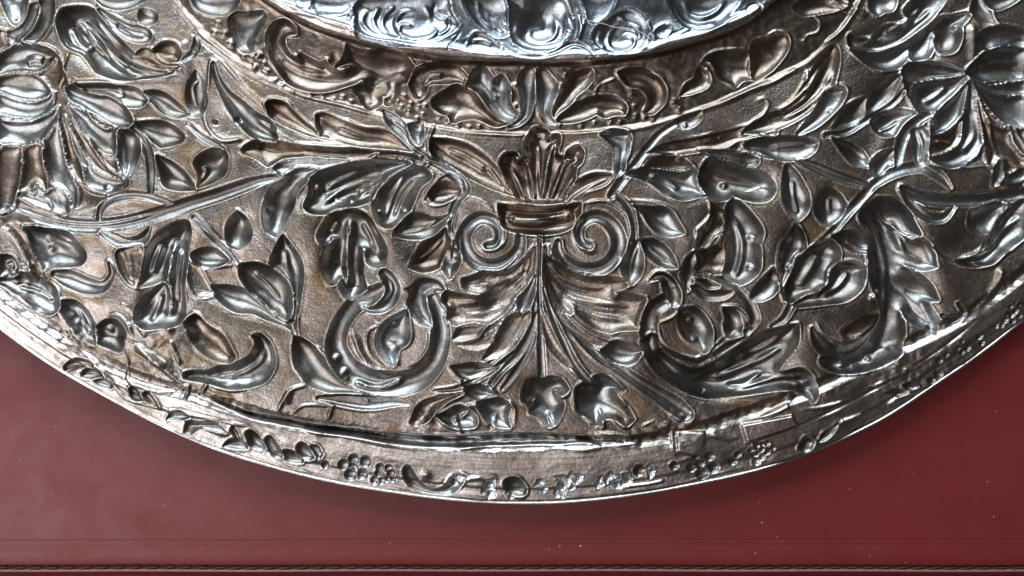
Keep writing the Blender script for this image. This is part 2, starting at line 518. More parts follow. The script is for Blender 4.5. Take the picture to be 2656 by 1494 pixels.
L acanthus_leaf 1.1: 1330,370! 1400,360 1420,430 1400,560 1390,700 1370,850 1380,1000 1370,1080 1310,1140 1200,1150 1100,1160 1020,1120! 1030,1020 1090,930 1180,860 1230,800! 1120,830 1040,850! 1060,720 1090,600 1150,500 1240,430
R 14 34: 1300,480 1260,700 1270,900 1250,1080
R 9 24: 1200,520 1150,640 1120,760
R 8 20: 1340,560 1320,760 1320,980
G 7 16: 1220,815 1130,910 1060,1000 1035,1090
R 5 10: 1415,430 1385,620 1365,850 1370,1060
R 6 26: 1200,900 1150,1020 1110,1120
S stem 0.8: 1460,330,40 1600,480,45 1720,600,40 1790,680,20
R 6 8: 1440,320 1600,470 1740,580
L leaf 1.1: 1780,290! 1720,360 1700,450 1720,530 1780,560! 1850,520 1880,440 1850,350
L leaf 1: 1430,610! 1500,575 1600,570 1700,650! 1620,690 1500,700
R 8 24: 1430,680 1520,800 1600,900
R 8 12: 1410,650 1540,700 1760,690
L leaf 1: 170,400! 330,420 480,440 560,520 625,600 590,670 480,690 380,690 300,740! 230,640 190,560
R 6 26: 300,470 420,560 560,620
D 6: 340,560,34
R 6 10: 350,420 460,500 570,520
L leaf 0.9 brown: 60,390 140,410 200,560 260,700 325,790! 250,770 200,640 130,500 70,420
S scroll 1.1: 815,670,26 828,760,50 760,850,80 640,845,120 500,790,125 390,760,60
R 7 10: 790,650 860,690 885,780
L leaf 1: -30,800 100,760 230,760 320,810 400,880 430,1000! 380,1050 280,1030 160,920 50,850
R 7 14: 100,850 260,900 360,960
L flower 1: -30,630 70,620 120,690 100,760 0,775 -30,760
R 8 16: 20,690 60,670 60,720
L leaf 1: 470,960! 560,970 640,1050 690,1170 700,1280! 600,1230 500,1100 460,1030
R 6 12: 560,1020 600,1120 650,1220
L leaf 1.1: 710,1160! 790,1110 870,1120 930,1200 920,1250 900,1330 800,1300 720,1260
D 6: 800,1170,30 1060,1170,30 1280,1170,26 1090,1210,26
L leaf 1.1 brown: 1390,1120! 1470,1060 1560,1140 1680,1230 1760,1380! 1700,1420 1580,1380 1460,1280
R 8 14: 1400,1100 1480,1060 1570,1140 1690,1235 1765,1390
R 8 12: 780,1070 880,1060 960,1130 1000,1240
R 8 18: 900,980 980,1020 1020,1080
R 6 10: 870,690 960,830 1040,880
R 7 26: 960,1270 1100,1380 1260,1449
R 7 14: 0,850 160,960 300,1040 430,1150 600,1290
@B1
L torn_leaf 0.6 brown: 870,600 960,555 1060,560 1050,700 1030,850! 960,820 900,720
R 7 12: 960,600 990,760 1040,880
R 6 10: 900,560 960,700 980,800
R 8 16: 920,1250 1040,1300 1180,1420
R 7 14: 1280,1250 1320,1340 1360,1440
G 6 16: 1000,1330 1150,1420
L torn_leaf 0.5 ground: 1410,660! 1500,720 1560,830 1625,900! 1500,930 1430,850
# ---- border, centre left
@A2
L acanthus_leaf 0.9 brown: 125,770! 160,755 260,775 310,830 400,920 520,1010! 640,1045 480,1020 300,950 200,900 150,860
L acanthus_leaf 1 brown: 500,870! 560,860 700,920 850,970 1000,985 1100,1040 1210,1130! 1050,1105 850,1090 650,1045 540,970
G 8 16: 505,860 515,940 560,1010
R 7 10: 120,860 110,780 180,750 280,780 330,840 420,930 530,1015
R 7 10: 470,870 490,980 520,1020
R 5 10: 700,890 820,950 960,980
R 5 20: 640,960 800,1020 980,1050
L acanthus_leaf 1 brown: -60,1130 30,1060 150,1060 350,1100 600,1120 850,1130 1080,1150! 900,1180 740,1200 500,1190 250,1190 120,1240! 40,1180
G 6 30: 40,1100 200,1140 400,1150
R 6 20: 0,860 140,960 320,1060 560,1100 800,1110
L acanthus_leaf 1: 180,1270! 230,1210 400,1190 600,1200 705,1205! 560,1260 400,1290 250,1300
L acanthus_leaf 1 brown: 905,1200! 960,1160 1080,1150 1250,1180 1330,1215! 1280,1250 1150,1290 1030,1280 960,1240
R 6 10: 960,1165 905,1200 945,1245 1010,1275
L acanthus_leaf 1 brown: 1370,1050! 1500,1060 1640,1100 1760,1180 1850,1270 1930,1380 2000,1470! 1800,1400 1600,1300 1420,1200 1360,1130
R 6 24: 1450,1110 1620,1180 1780,1290
L bud 1.1: 1000,830! 1060,860 1130,910 1180,980 1210,1070 1290,1140 1345,1195! 1240,1130 1130,1020 1040,930
R 6 10: 1010,840 1120,920 1180,990 1210,1080 1310,1150
L bud 0.9: 1190,940! 1280,930 1290,990 1270,1080 1220,1030
R 8 12: 1385,920 1360,1000 1330,1070 1360,1170 1480,1250 1600,1330 1650,1420
S stem 1.1: 1300,1190,40 1440,1250,70 1560,1340,80 1620,1420,60 1560,1500,55 1515,1594,50 1500,1700,42 1500,1820,34 1450,1940,20
@B2
L acanthus_leaf 1.1: 250,45! 160,105 112,210 100,330 125,430 190,468! 225,420 270,320 308,240 322,160 365,90 440,30! 480,-30 350,-40 270,10
D 6: 130,270,24
L acanthus_leaf 1.15: 445,30! 440,150 408,245 470,292 590,290 700,250 850,212 915,180 950,110 1015,75! 1080,0 1200,-80 1000,-110 760,-80 560,-30
R 11 32: 980,-20 800,60 640,130 500,240
R 7 20: 1040,-10 900,90 780,180
R 7 20: 860,-40 680,30 540,110
D 9: 490,100,32 740,190,30 985,90,22
R 5 24: 900,60 780,130
L acanthus_leaf 1.1: 955,110! 918,210 935,300 975,375 1030,400 1095,368 1185,275! 1225,180 1270,90 1350,20 1250,-60 1080,0
R 5 14: 1150,0 1060,150 1010,320
R 5 14: 1250,10 1130,150 1060,330
D 7: 970,275,22 1140,270,16
L acanthus_leaf 1.15: 620,290 560,370 515,460 540,520 610,510! 560,590 540,690 555,770 600,830 660,800! 680,870 740,950 790,920 865,870! 830,780 828,680 840,570! 860,650 920,690 1000,690! 1010,580 980,500 920,400 870,320 760,270
R 13 34: 740,330 720,500 710,680 740,860
R 7 18: 820,360 880,470 930,600
R 6 16: 640,360 600,440
D 8: 610,490,24 840,575,26 660,800,22
R 6 12: 870,330 920,430 970,520 990,580
R 4 10: 580,620 640,630
R 4 10: 575,660 640,670
R 4 10: 580,580 640,590
L leaf 1.1: 240,470! 310,560 365,650 382,760 365,900 350,1020 330,1090! 300,950 280,840 220,750 150,690 185,580
R 5 22: 250,560 260,700 320,860
L leaf 1.1: -304,850! -180,850 -60,880 40,960 150,1050 250,1105 330,1100! 320,1180 260,1140 120,1090 0,1040 -100,1035 -180,1000 -260,930
L leaf 1.2 hollow: -84,690! 20,678 120,705 220,765 285,850 300,960 285,1050 250,1100! 150,1040 60,950 0,900 -50,830 -85,760
R 5 14: 0,740 100,830 200,960
D 6: 170,1040,28 310,960,20
S stem 0.9: 325,1085,40 322,1150,50 335,1225,40
L scroll_leaf 1.1: 330,1225! 318,1310 335,1440 400,1535 440,1590 560,1635 700,1650 830,1652! 740,1600 650,1530 560,1430 480,1310 400,1250
S scroll 1.15: 1330,880,80 1400,1000,110 1430,1150,130 1425,1280,140 1370,1440,150 1250,1550,170 1080,1590,190 900,1570,200 760,1500,190 680,1400,170 640,1280,150 680,1130,130 770,1000,130 880,930,130 980,870,90
R 9 20: 740,1160 790,1250 830,1350 920,1470 1040,1520
R 10 22: 760,1560 900,1610 1030,1600 1150,1545
R 9 14: 480,1290 560,1370 620,1470 740,1560
D 7: 640,1390,30 700,1490,26
R 6 10: 940,1100 960,1140 890,1180 870,1260 900,1360 1000,1455
L scroll 1.2: 965,750! 1000,718 1060,750 1110,830 1115,900 1080,980 1000,1040 900,1045 820,1000! 920,1000 990,950 1010,880 1005,830 990,790
R 5 12: 1040,790 1060,880 1000,970 900,1010
L scroll 1.15: 1160,870! 1210,850 1260,800 1340,790 1420,820 1460,880! 1380,880 1320,930 1320,1010 1350,1080 1370,1155! 1290,1130 1220,1060 1180,980 1200,910
D 6: 1220,870,22
L leaf 1.2: 1170,1035! 1185,1130 1195,1220 1170,1280 1110,1320 1090,1400 1070,1440! 1010,1390 960,1310 955,1230 990,1150 1060,1090
D 5: 1080,1130,24 1050,1270,40
R 7 10: 1190,1100 1200,1220 1180,1280 1115,1325 1095,1400 1120,1450
R 6 10: 1340,1180 1340,1290 1270,1400 1180,1450
L leaf 1.1: 1080,460! 1130,370 1200,310 1290,310 1380,340 1480,320! 1420,400 1330,470 1200,480
R 5 10: 1130,440 1260,420 1400,350
L leaf 1.1 brown: 1200,700! 1250,600 1300,520 1380,480 1460,420! 1490,500 1480,600 1440,670 1380,710 1290,730
R 5 10: 1240,660 1340,590 1440,490
L leaf 1 : 1500,560! 1440,680 1495,785! 1555,690 1570,600
L leaf 1.1 brown: 1340,150! 1400,85 1480,75 1580,120! 1560,160 1470,200 1380,205!
R 6 10: 1290,200 1360,240 1450,230 1540,170
R 6 10: 1290,200 1340,120 1420,30 1500,0 1580,50 1600,120
S volute 1.2 hollow: 2030,470,66 2020,560,79 1960,640,92 1850,695,106 1720,680,106 1630,600,106 1600,480,106 1650,380,99 1740,330,92 1840,370,86 1880,460,73 1850,530,66 1780,545,53
R 8 14: 1860,350 1890,440 1870,540 1790,580 1710,545
R 6 12: 1580,440 1590,610 1690,705 1850,730 1970,660 2029,570
R 6 10: 1580,640 1500,640 1510,500 1480,430 1520,300 1570,210 1650,180 1760,220 1840,290
L acanthus_leaf 0.95 ground: 2140,560! 2029,680 1950,730 1850,745 1750,740! 1680,775 1595,800! 1625,870 1755,895! 1720,935 1600,920 1465,895! 1445,960 1490,1020 1480,1100 1560,1140! 1680,1130 1760,1150! 1880,1090 1990,960 2080,850 2130,700
R 7 20: 2120,640 2040,740 1920,810 1780,835 1660,830
R 6 20: 2110,760 2000,860 1860,930 1700,970 1520,980
R 5 20: 2080,860 1960,960 1800,1040 1600,1070
R 3 12: 2060,720 1960,780 1830,800
R 3 12: 2040,830 1900,890 1740,920
G 5 20: 1470,950 1490,1020 1560,1040
L acanthus_leaf 0.9: 1525,1245! 1570,1165 1660,1140 1765,1150! 1700,1225 1610,1248
L acanthus_leaf 1: 1720,1255! 1780,1170 1890,1090 1970,1010 1995,955! 2010,1060 1970,1170 1870,1240
# ---- cup, palmette and fan in the middle
@B3
L cup_band 1.3 brown: -20,230! -10,320 10,400 100,440 290,458 450,440 530,400 585,330 600,225! 400,255 200,258
R 30 38: 30,330 150,345 290,352 450,340 560,315
R 7 12: -30,235 150,225 300,225 480,220 590,225
G 6 12: 70,290 200,300 350,300 480,290
R 6 10: 0,410 110,450 290,470 440,452 530,410
S volute 1.2 hollow: 430,520,53 430,580,73 470,650,86 570,715,103 700,725,106 810,680,106 880,570,106 870,450,106 800,360,99 700,325,92 610,370,86 585,450,73 610,520,66 670,545,53
R 8 14: 640,340 580,400 575,510 650,590 740,580
R 6 12: 400,560 460,680 560,750 700,770 840,720 910,600
R 6 10: 590,240 680,215 780,210 870,250 950,330 970,440 940,560 910,640
L acanthus_leaf 0.95 ground: 330,560! 350,640 500,720 620,770 760,785 900,800 960,830! 850,890 950,905 1085,945! 1055,1060 1030,1165! 900,1170 830,1190! 720,1160 620,1090 540,1010! 520,1050 420,1040 380,1000! 340,880 320,720
R 7 20: 350,660 440,770 580,840 740,860 860,850
R 6 20: 360,760 470,890 640,960 850,985 1050,1010
R 5 20: 390,890 540,990 720,1070 950,1110
R 3 12: 380,760 500,850 680,900
R 3 12: 390,850 520,940 700,1010 900,1040
D 8: 870,920,30 950,850,24
L plume 1 ground: 330,760! 400,930 520,1090 690,1220 900,1290! 740,1320 560,1230 420,1090 345,920
R 6 14: 350,880 440,1050 580,1190 760,1280
L plume 1 ground: 240,760! 170,930 50,1090 -120,1220 -330,1290! -170,1320 10,1230 150,1090 225,920
R 6 14: 220,880 130,1050 -10,1190 -190,1280
L plume 1 ground: 300,1000! 360,1150 440,1300 560,1449 640,1540! 500,1449 380,1330 310,1180
L plume 1 ground: 270,1000! 210,1150 130,1300 10,1449 -70,1540! 70,1449 190,1330 260,1180
S fan_stem 1: 288,480,26 284,700,28 286,950,36 298,1230,50 308,1449,60 310,1560,60
S fan_stem 1: 320,860,20 372,1010,40 425,1160,52 490,1300,60 565,1449,64 660,1570,70
S fan_stem 1: 440,1060,20 520,1150,40 620,1270,56 740,1380,66 860,1449,76 1000,1545,84 1150,1640,100 1290,1730,130 1390,1810,110
S fan_stem 0.9: 262,860,16 235,1080,36 180,1250,44 90,1390,46 -20,1510,44 -120,1640,40
S fan_stem 0.9: 180,1060,16 120,1210,40 20,1340,46 -110,1440,46 -280,1560,40
S fan_stem 0.8: 270,1050,20 240,1250,40 170,1400,46 80,1530,46 10,1620,30
R 5 9: 262,470 262,700 255,900 215,1130
R 5 9: 310,470 318,700 340,880 395,1040 470,1200 560,1400 640,1520
R 4 10: 200,500 170,680 60,820 -60,900
R 4 10: 220,520 200,720 100,880
R 4 10: 360,520 380,620
L acanthus_leaf 1: 120,930! 130,1030 160,1050! 210,980 245,880 255,780! 190,860
L acanthus_leaf 0.9 ground: -130,1400! -60,1280 20,1130 80,1060 150,1060 210,1050! 200,1130 130,1240 30,1350
L leaf 1.1: 760,1330! 850,1270 940,1290 1060,1340! 1000,1420 900,1440 800,1400
R 6 10: 760,1330 830,1410 920,1440 1010,1415 1070,1340
@A3
L palmette 1.15 brown: 130,1510! 60,1400 10,1290 -10,1220 30,1160 110,1150 140,1200! 190,1170 180,1090 215,1005 265,962 345,985 365,1020! 430,1010 440,1060 420,1150 470,1190! 500,1140 570,1100 615,1140 600,1220 560,1270 540,1400 470,1520! 300,1530
R 17 18: 310,1500 335,1330 360,1180 400,1060
R 17 18: 250,1500 230,1340 195,1200
R 17 18: 190,1500 130,1360 70,1240
R 17 18: 370,1500 430,1350 480,1230 560,1180
R 6 12: 290,1500 290,1250 280,1080
R 6 12: 430,1510 500,1380 560,1290
D 9: 190,1210,24 345,1290,26 480,1170,20 115,1190,20 365,1030,18 550,1250,20
R 7 10: -60,1300 20,1400 90,1449 130,1530
R 7 12: -110,1240 -40,1330 0,1390 30,1449
L cup_leaf 1 brown: 480,1530! 500,1430 580,1360 700,1310 840,1320! 780,1390 640,1440 540,1500
R 7 12: 500,1520 660,1410 830,1330
L bud 1.2: 760,1010! 830,980 930,990 970,1030 960,1130 930,1200 925,1290! 870,1320 870,1200 860,1110 800,1050
R 6 10: 970,1020 965,1140 935,1220 930,1290
S stem 1: 830,1470,60 900,1370,64 990,1260,56 1080,1140,52 1190,1010,44 1330,920,34 1480,850,20
L bud 0.8: 1310,910! 1400,870 1500,840! 1480,910 1380,960
D 8: 1385,940,24 1340,1190,22
# ---- border, centre right
@A3
L acanthus_leaf 1 brown: 1100,1150! 1250,1080 1500,1040 1750,980 2040,930 2040,1030 1850,1040 1650,1100 1480,1130 1300,1150
R 6 26: 1150,1130 1400,1090 1700,1020 2020,960
L acanthus_leaf 1: 1500,1130! 1620,1130 1740,1140 1850,1150 1920,1180 1930,1220! 1860,1270 1760,1250 1620,1190
L acanthus_leaf 1: 1740,1110! 1800,1070 1950,1050 2060,1060 2060,1180 1940,1160 1850,1130 1780,1130
L acanthus_leaf 1.05 brown: 1050,1310! 1150,1200 1300,1170 1400,1220 1470,1300 1490,1400 1400,1440 1300,1410 1150,1370
D 8: 1345,1190,22 1690,1385,26
R 8 12: 1340,1190 1420,1230 1480,1330 1510,1430
R 5 16: 1120,1330 1260,1280 1400,1330
R 6 14: 1540,1140 1640,1200 1800,1260 1950,1350 2029,1449
@B3
L acanthus_leaf 1.05: 950,10! 1000,-20 1150,-40 1350,-20 1460,-20 1480,60 1550,155! 1450,180 1350,195 1240,150 1130,70
R 8 22: 1120,0 1250,40 1350,120
R 7 10: 940,20 1090,60 1200,130 1330,200 1450,185 1550,155
L acanthus_leaf 1.1: 1500,20! 1530,110 1600,180 1680,190 1750,160! 1830,180 1920,200 2010,190 2060,120 2030,40 1900,-30 1700,-100 1560,-100
R 8 26: 1580,-60 1720,0 1880,60 1980,140
D 9: 1700,80,28
L leaf 1.1: 1000,250! 1100,260 1250,275 1310,340 1370,445! 1280,465 1190,440 1120,370 1070,290
R 6 10: 860,160 950,200 1100,210 1230,240 1310,310 1365,430
L leaf 1.2: 1060,510! 1150,505 1230,550 1290,630 1315,705! 1220,690 1130,630 1080,570
R 5 10: 1110,550 1200,620 1280,680
L leaf 1.1: 1030,500! 950,600 915,690 940,790 980,830! 1040,760 1060,660
R 5 10: 1030,540 990,680 980,800
S stem 1: 860,150,50 960,260,60 1000,400,50 1005,520,36
L acanthus_leaf 1.1: 1760,180! 1850,260 1940,370 1970,450 1940,530! 1950,620 1940,720 1880,790 1800,830! 1690,770 1700,650 1700,500 1660,400 1690,320 1720,240
R 8 24: 1760,300 1830,480 1830,640 1780,790
R 6 10: 1760,170 1860,260 1950,370 1975,450 1940,540 1955,640 1935,730 1870,800
D 6: 1900,480,26 1890,700,26
L acanthus_leaf 0.9 brown: 1590,230! 1680,290 1690,400 1600,470 1530,560 1470,590! 1490,490 1570,370
R 8 12: 1550,190 1585,290 1530,370 1470,430 1480,500
L acanthus_leaf 1 brown: 1470,590! 1560,570 1640,540 1680,475! 1705,600 1690,700 1640,750 1550,745 1450,770! 1490,660
D 8: 1570,580,24 1650,550,20
L leaf 1: 1360,770! 1390,660 1450,600! 1460,720 1440,800 1400,880!
S branch 1.1: 1450,770,40 1600,780,56 1720,830,62 1830,910,66 1890,1010,74 1910,1100,80 1850,1190,60
L leaf 1: 1430,850! 1490,850 1560,890 1660,895 1740,895! 1680,935 1560,940 1480,900
L leaf 0.9 brown: 1470,800! 1550,800 1640,850! 1560,855
S scroll 1.15: 1300,900,90 1230,960,110 1150,1020,120 1110,1130,130 1130,1250,140 1200,1360,150 1330,1440,160 1470,1470,150 1550,1410,100
L scroll 1.15: 1115,810! 1160,750 1230,745 1300,800 1350,900 1340,980 1290,1000! 1230,900 1200,800
R 7 10: 1115,810 1150,755 1230,745 1305,800 1355,900 1345,980
R 7 10: 1170,1130 1290,1080 1335,1030
R 7 12: 1170,1140 1190,1250 1280,1345 1400,1390 1530,1360 1585,1230 1560,1130
L leaf 1.2: 1350,1030! 1450,1015 1530,1080 1580,1180 1570,1290 1530,1340! 1450,1280 1380,1220 1345,1130
D 6: 1430,1100,26 1460,1250,26
L leaf 1.1: 1680,1015! 1760,1040 1805,1110 1805,1210! 1720,1230 1690,1150 1700,1080
R 6 10: 1690,1090 1695,1190 1630,1270 1550,1330
R 7 10: 1660,1000 1780,1000 1860,1080 1880,1160
D -12: 1880,1160,16
R 9 12: 1090,930 1060,1040 1020,1160
@C3
L tail_leaf 1.15: 1060,-40! 1110,90 1200,210 1350,310 1480,360 1600,375 1800,355 2000,325 2130,310 2240,330 2350,405! 2365,330 2330,220 2250,170 2120,200 2100,150 2220,-20 2230,-160! 2050,-130 1900,-60 1750,30 1620,110 1480,170 1330,120 1200,20 1150,-100
G 9 40: 1160,20 1280,140 1430,210 1540,170
R 9 24: 1560,260 1760,200 1960,110 2140,0
R 8 16: 1560,60 1700,-40 1850,-150
R 8 14: 1720,300 1850,275 1990,200
R 8 20: 1760,330 1960,270 2130,230 2280,230
R 6 22: 1800,100 1980,20 2140,-80
D -12: 1535,345,14
R 9 12: 1100,80 1200,205 1350,305 1480,360 1550,350
L vine_leaf 1.1: 160,340 200,250 290,240! 370,230 450,240 510,320! 440,370 470,430 440,530 400,590! 350,600 300,540 220,500! 210,440 160,410
R 10 12: 265,395 215,470
R 10 12: 395,345 460,375 520,340
R 10 12: 345,490 395,600
R 7 12: 165,350 165,420 205,450
R 8 12: 200,250 160,310 160,400 210,440
L vine_leaf 1.1: 550,400 560,310 620,270! 690,270 700,225 790,215 880,280 925,330! 860,360 940,440 1000,540! 960,580 930,590 850,540 770,540 720,590! 640,530 570,480
R 11 13: 740,455 765,560 760,620
R 10 12: 850,540 935,610
R 9 12: 620,510 690,580
R 10 12: 855,350 920,420 930,460
R 8 12: 620,270 560,320 550,420 580,490
R 7 12: 800,215 880,270 920,330
R 6 10: 40,410 100,470 90,590
R 6 10: 1060,590 1150,550
@C2
L leaf 1: 1510,150! 1600,140 1700,130 1840,150! 1760,210 1660,245 1570,225
R 6 10: 1500,150 1570,230 1660,250 1760,215 1850,150
S stem 0.9 brown: 1380,330,16 1560,310,40 1700,240,44 1850,150,44 1990,40,40
L vine_leaf 1: 1600,310! 1680,280 1760,300 1840,360! 1740,400 1650,370
L vine_leaf 1 brown: 1200,570! 1230,460 1300,400 1420,370 1600,345! 1460,430 1390,480 1340,540 1250,590
R 8 12: 1200,560 1230,460 1310,395 1420,360
R 8 12: 1350,560 1390,480 1480,410 1620,350
L vine_leaf 1.1: 1400,520! 1480,480 1560,440 1640,470 1700,540 1680,600 1560,605 1480,575
L vine_leaf 1.1: 1700,420! 1800,390 1900,400 1950,440 1930,520 1950,610! 1860,600 1780,560 1740,500
R 10 14: 1530,530 1560,600 1590,670
R 10 12: 1580,540 1640,490
R 10 14: 1850,500 1820,600
R 9 12: 1620,440 1760,430
R 8 12: 1760,270 1850,350
R 8 12: 1930,410 1990,460 1980,620
D -12: 1808,600,16
R 9 14: 200,490 300,330 430,290
R 9 22: 300,320 270,430
R 10 16: 580,540 630,400
R 7 10: 310,500 400,440 560,440 700,460 900,490
R 5 12: 900,500 1000,560 1120,590
R 8 10: 430,280 560,330 700,350 820,345
S scroll_leaf 0.9: 510,385,36 700,400,90 900,420,104 1090,410,76 1190,430,30
R 5 20: 620,390 760,400 900,410
# ---- upper right flower and spray
@A4
L leaf 0.9: 880,60 900,-40 1060,-40 1050,60 980,80 930,105
R 9 30: 560,-20 700,60 860,130
L acanthus_leaf 1.1: 720,350! 850,370 950,360 1100,300 1250,200 1380,80 1460,-60 1300,-60 1150,60 1180,130 1140,190! 1000,200 900,290! 800,300 720,270
R 11 26: 760,330 950,300 1120,220 1280,90
R 9 22: 980,250 1150,160 1300,30
R 8 20: 900,330 1060,290 1230,170 1370,40
L acanthus_leaf 1.05: 730,370! 830,455 950,525 1090,500 1190,380! 1210,440 1310,420 1360,330 1385,245! 1400,380 1500,385 1550,300 1555,190! 1620,100 1500,120 1400,140 1250,280 1000,390 850,390
R 7 10: 840,460 960,530 1090,500 1200,375
R 7 10: 1230,440 1320,410 1380,250
R 7 10: 1400,385 1500,385 1560,300 1570,180
L acanthus_leaf 1 brown: 610,350 540,400 430,560 330,720 200,820 0,930 -80,1000! 100,985 300,905 450,800 560,700 600,600 630,450
R 9 18: 590,400 500,560 380,740 200,860
R 8 16: 540,440 430,620 300,760 120,870
R 8 16: 600,520 520,680 400,800 220,900
R 5 10: 470,560 390,700
R 6 10: 400,520 390,620
L leaf 1: 540,690! 600,655 680,670 670,740 610,830 500,930 330,1010! 400,920 480,800
R 7 10: 540,690 600,655 685,670 670,750 610,840 490,940 330,1015
D 7: 580,830,20 395,590,20
R 8 12: 10,760 80,740 110,790 60,870 10,900
L leaf 1.1: 840,740! 740,780 680,830 640,900 600,960! 700,950 790,920 830,850
L leaf 1.1: 1100,570! 980,620 890,700 870,800 900,830 980,790 1040,720
S stem 0.9: 540,1020,40 700,990,44 820,920,44 950,840,44 1080,750,40 1150,650,20
L leaf 1.1: 900,900! 980,840 1100,830 1210,850! 1120,920 1060,1010! 980,1010 920,960
R 6 12: 960,980 1040,950 1110,900
L leaf 1.1: 600,1040! 700,1070 800,1120 850,1180 860,1250! 760,1230 700,1180
S stem 1.1: 330,1200,40 480,1265,76 650,1335,80 780,1375,70 890,1405,40
L leaf 1: -60,1080 100,1040 350,1040 470,1080! 440,1140 330,1190 180,1190 60,1140 -40,1120
R 5 16: 120,1110 260,1090 400,1090
L flower 0.6 brown: 1130,500 1400,470 1600,540 1700,430 1850,360 2100,350 2100,1300 1880,1400 1780,1240 1560,1250 1340,1200 1340,900 1210,800
L petal 1.1: 1130,520! 1250,480 1400,480 1530,520 1600,560! 1480,590 1320,610 1200,600 1130,570
L petal 1.1: 1220,650! 1350,600 1500,590 1600,570! 1560,680 1480,750 1380,820 1280,820 1210,760
R 5 22: 1480,640 1380,720 1300,760
L petal 1.1: 1640,600! 1610,740 1570,860 1480,970 1380,1000! 1370,880 1420,820 1500,740 1580,660
R 6 10: 1640,600 1600,760 1560,880 1470,970 1380,1000
L petal 1.1: 1640,610! 1700,720 1760,900 1740,1050 1680,1160 1560,1230 1460,1250 1330,1190! 1480,1150 1580,1050 1600,880 1620,740
R 5 24: 1680,800 1690,1000 1580,1150
R 6 12: 1340,1070 1420,1060 1500,1080
L petal 1.1: 1600,540! 1700,440 1820,370 2060,365 2060,590 1900,590 1760,600 1660,580
R 5 26: 1720,500 1860,460 2029,460
L petal 1.1: 1650,580! 1800,635 2060,600 2060,720 1900,700 1780,660
L petal 1.1: 1680,620! 1780,780 1900,900 2060,950 2060,730 1900,720 1780,680
L petal 1 brown: 1700,740! 1790,900 1900,960 2060,1000 2060,1250 1900,1180 1790,1240 1770,1080
R 6 14: 1760,820 1820,1000 1860,1180
L leaf 1: 1810,1390! 1820,1300 1870,1200 1890,1230 1880,1340
L leaf 1: 1910,1330! 1960,1300 2060,1260 2060,1330 1960,1370
L leaf 1: 1960,950! 2000,1000 2060,1100 2060,1160 1980,1060
L leaf 1.1: 1210,950! 1280,960 1320,1040 1310,1150 1300,1240 1240,1250 1210,1150 1200,1050
R 6 12: 1250,970 1290,1080 1270,1220
S stem 1: 1340,850,50 1220,920,80 1150,1000,80 1110,1120,72 1085,1270,40
L leaf 1: 880,1230! 960,1160 1060,1130! 1050,1220 1000,1300 920,1330
R 6 10: 890,1330 980,1310 1040,1230
L leaf 1: 1640,80! 1690,-40 1750,20 1800,150 1830,190! 1720,180
L leaf 1: 1700,260! 1830,200 2060,240 2060,330 1850,330 1740,360
L leaf 1: 1760,-40 1800,60 1900,40 2000,-40
R 6 30: 1640,180 1650,330 1640,460
D 8: 1540,190,26 1380,260,22 880,290,22
# ---- right
@B4
L leaf 1.1: 250,-60 230,60 230,200 280,300 340,345! 400,280 415,180 370,80 320,0
R 5 14: 300,40 320,180 340,300
L leaf 1.1: 570,110! 490,180 470,280 510,350 570,390! 650,340 690,260 650,170
R 5 14: 580,180 590,300
S stem 1: 900,80,60 820,170,66 700,300,62 580,450,52 450,570,40 330,670,20
S branch 1: 900,85,60 1020,10,74 1150,-35,80 1280,-40,74 1400,20,70 1480,105,26
S stem 1.1: 1110,110,50 1250,180,90 1400,205,100 1600,205,100 1800,185,104 2080,140,110
R 6 10: 1200,240 1400,250 1600,245 1850,230 2060,180
S branch 1: 1120,120,50 1190,230,72 1300,325,76 1420,335,66 1510,250,30
L acanthus_leaf 1.15: 930,190! 1050,200 1150,280 1200,370 1250,460! 1190,480 1290,510 1340,580 1370,700! 1280,720 1160,690! 1260,760 1340,850 1380,950! 1310,960 1360,1060 1385,1120 1360,1200! 1270,1150 1180,1100 1140,1040! 1140,1200 1100,1340 1040,1400 930,1449 800,1480 620,1490 510,1430 540,1370 700,1380 850,1290 940,1150 960,1000 900,850 880,700 870,550 850,420 800,310
R 10 26: 920,280 990,470 1030,680 1030,900 990,1100
R 8 26: 1060,320 1120,480 1180,600 1300,660
R 8 26: 1080,700 1170,850 1280,1020 1340,1150
R 7 10: 970,230 1020,330 1120,420 1200,490 1300,550 1350,690
R 7 10: 1150,690 1260,770 1350,870 1385,960
R 8 12: 1140,1050 1150,1200 1100,1330
R 5 14: 870,330 940,560 960,760 950,960
D 9: 1080,1370,50 890,1400,24
S scroll 1.1: 440,1170,30 500,1280,100 630,1365,120 790,1325,120 920,1190,100 990,1020,50
L leaf 1.1 brown: 660,1190! 760,1100 900,1050 960,1060 900,1150 800,1220 700,1235
R 7 10: 460,1110 520,1200 620,1250 700,1280
L bud 1.1: 320,390! 390,500 390,580 340,640 310,740 260,850 240,950! 200,800 195,650 220,530 290,440
L bud 1.15: 590,490! 650,580 640,650 590,740 570,830 500,860 470,920 380,950 270,990! 250,870 310,750 350,640 450,560
R 6 34: 520,600 450,720 360,860
L bud 1.1: 650,680! 750,670 840,710! 830,800 790,880 690,950 560,970 400,990 290,1000! 400,930 490,900 580,840 600,740
R 6 24: 740,740 650,860 520,930
S stem 1: 280,1000,60 230,1090,52 140,1150,26
D 8: 500,890,28 290,700,22
L leaf 1.1: 600,470! 700,440 800,460 870,530 850,590! 770,580 680,530
R 6 12: 700,500 790,550 860,570
R 8 10: 800,450 870,540 880,620 850,700
R 6 10: 640,660 760,670 850,715
L leaf 1.1: 150,720! 190,800 150,900 60,950 -20,940! 20,860 90,780
R 7 10: 340,380 390,460 400,560 350,640
L acanthus_leaf 1.1: 1360,560! 1450,640 1560,660 1700,600 1800,460 1900,300 2060,200 2060,420 1930,560 1850,600 1750,680 1600,690 1480,640
R 10 24: 1640,660 1800,560 1920,420 2040,320
R 8 18: 1560,640 1720,590 1840,450 1960,310
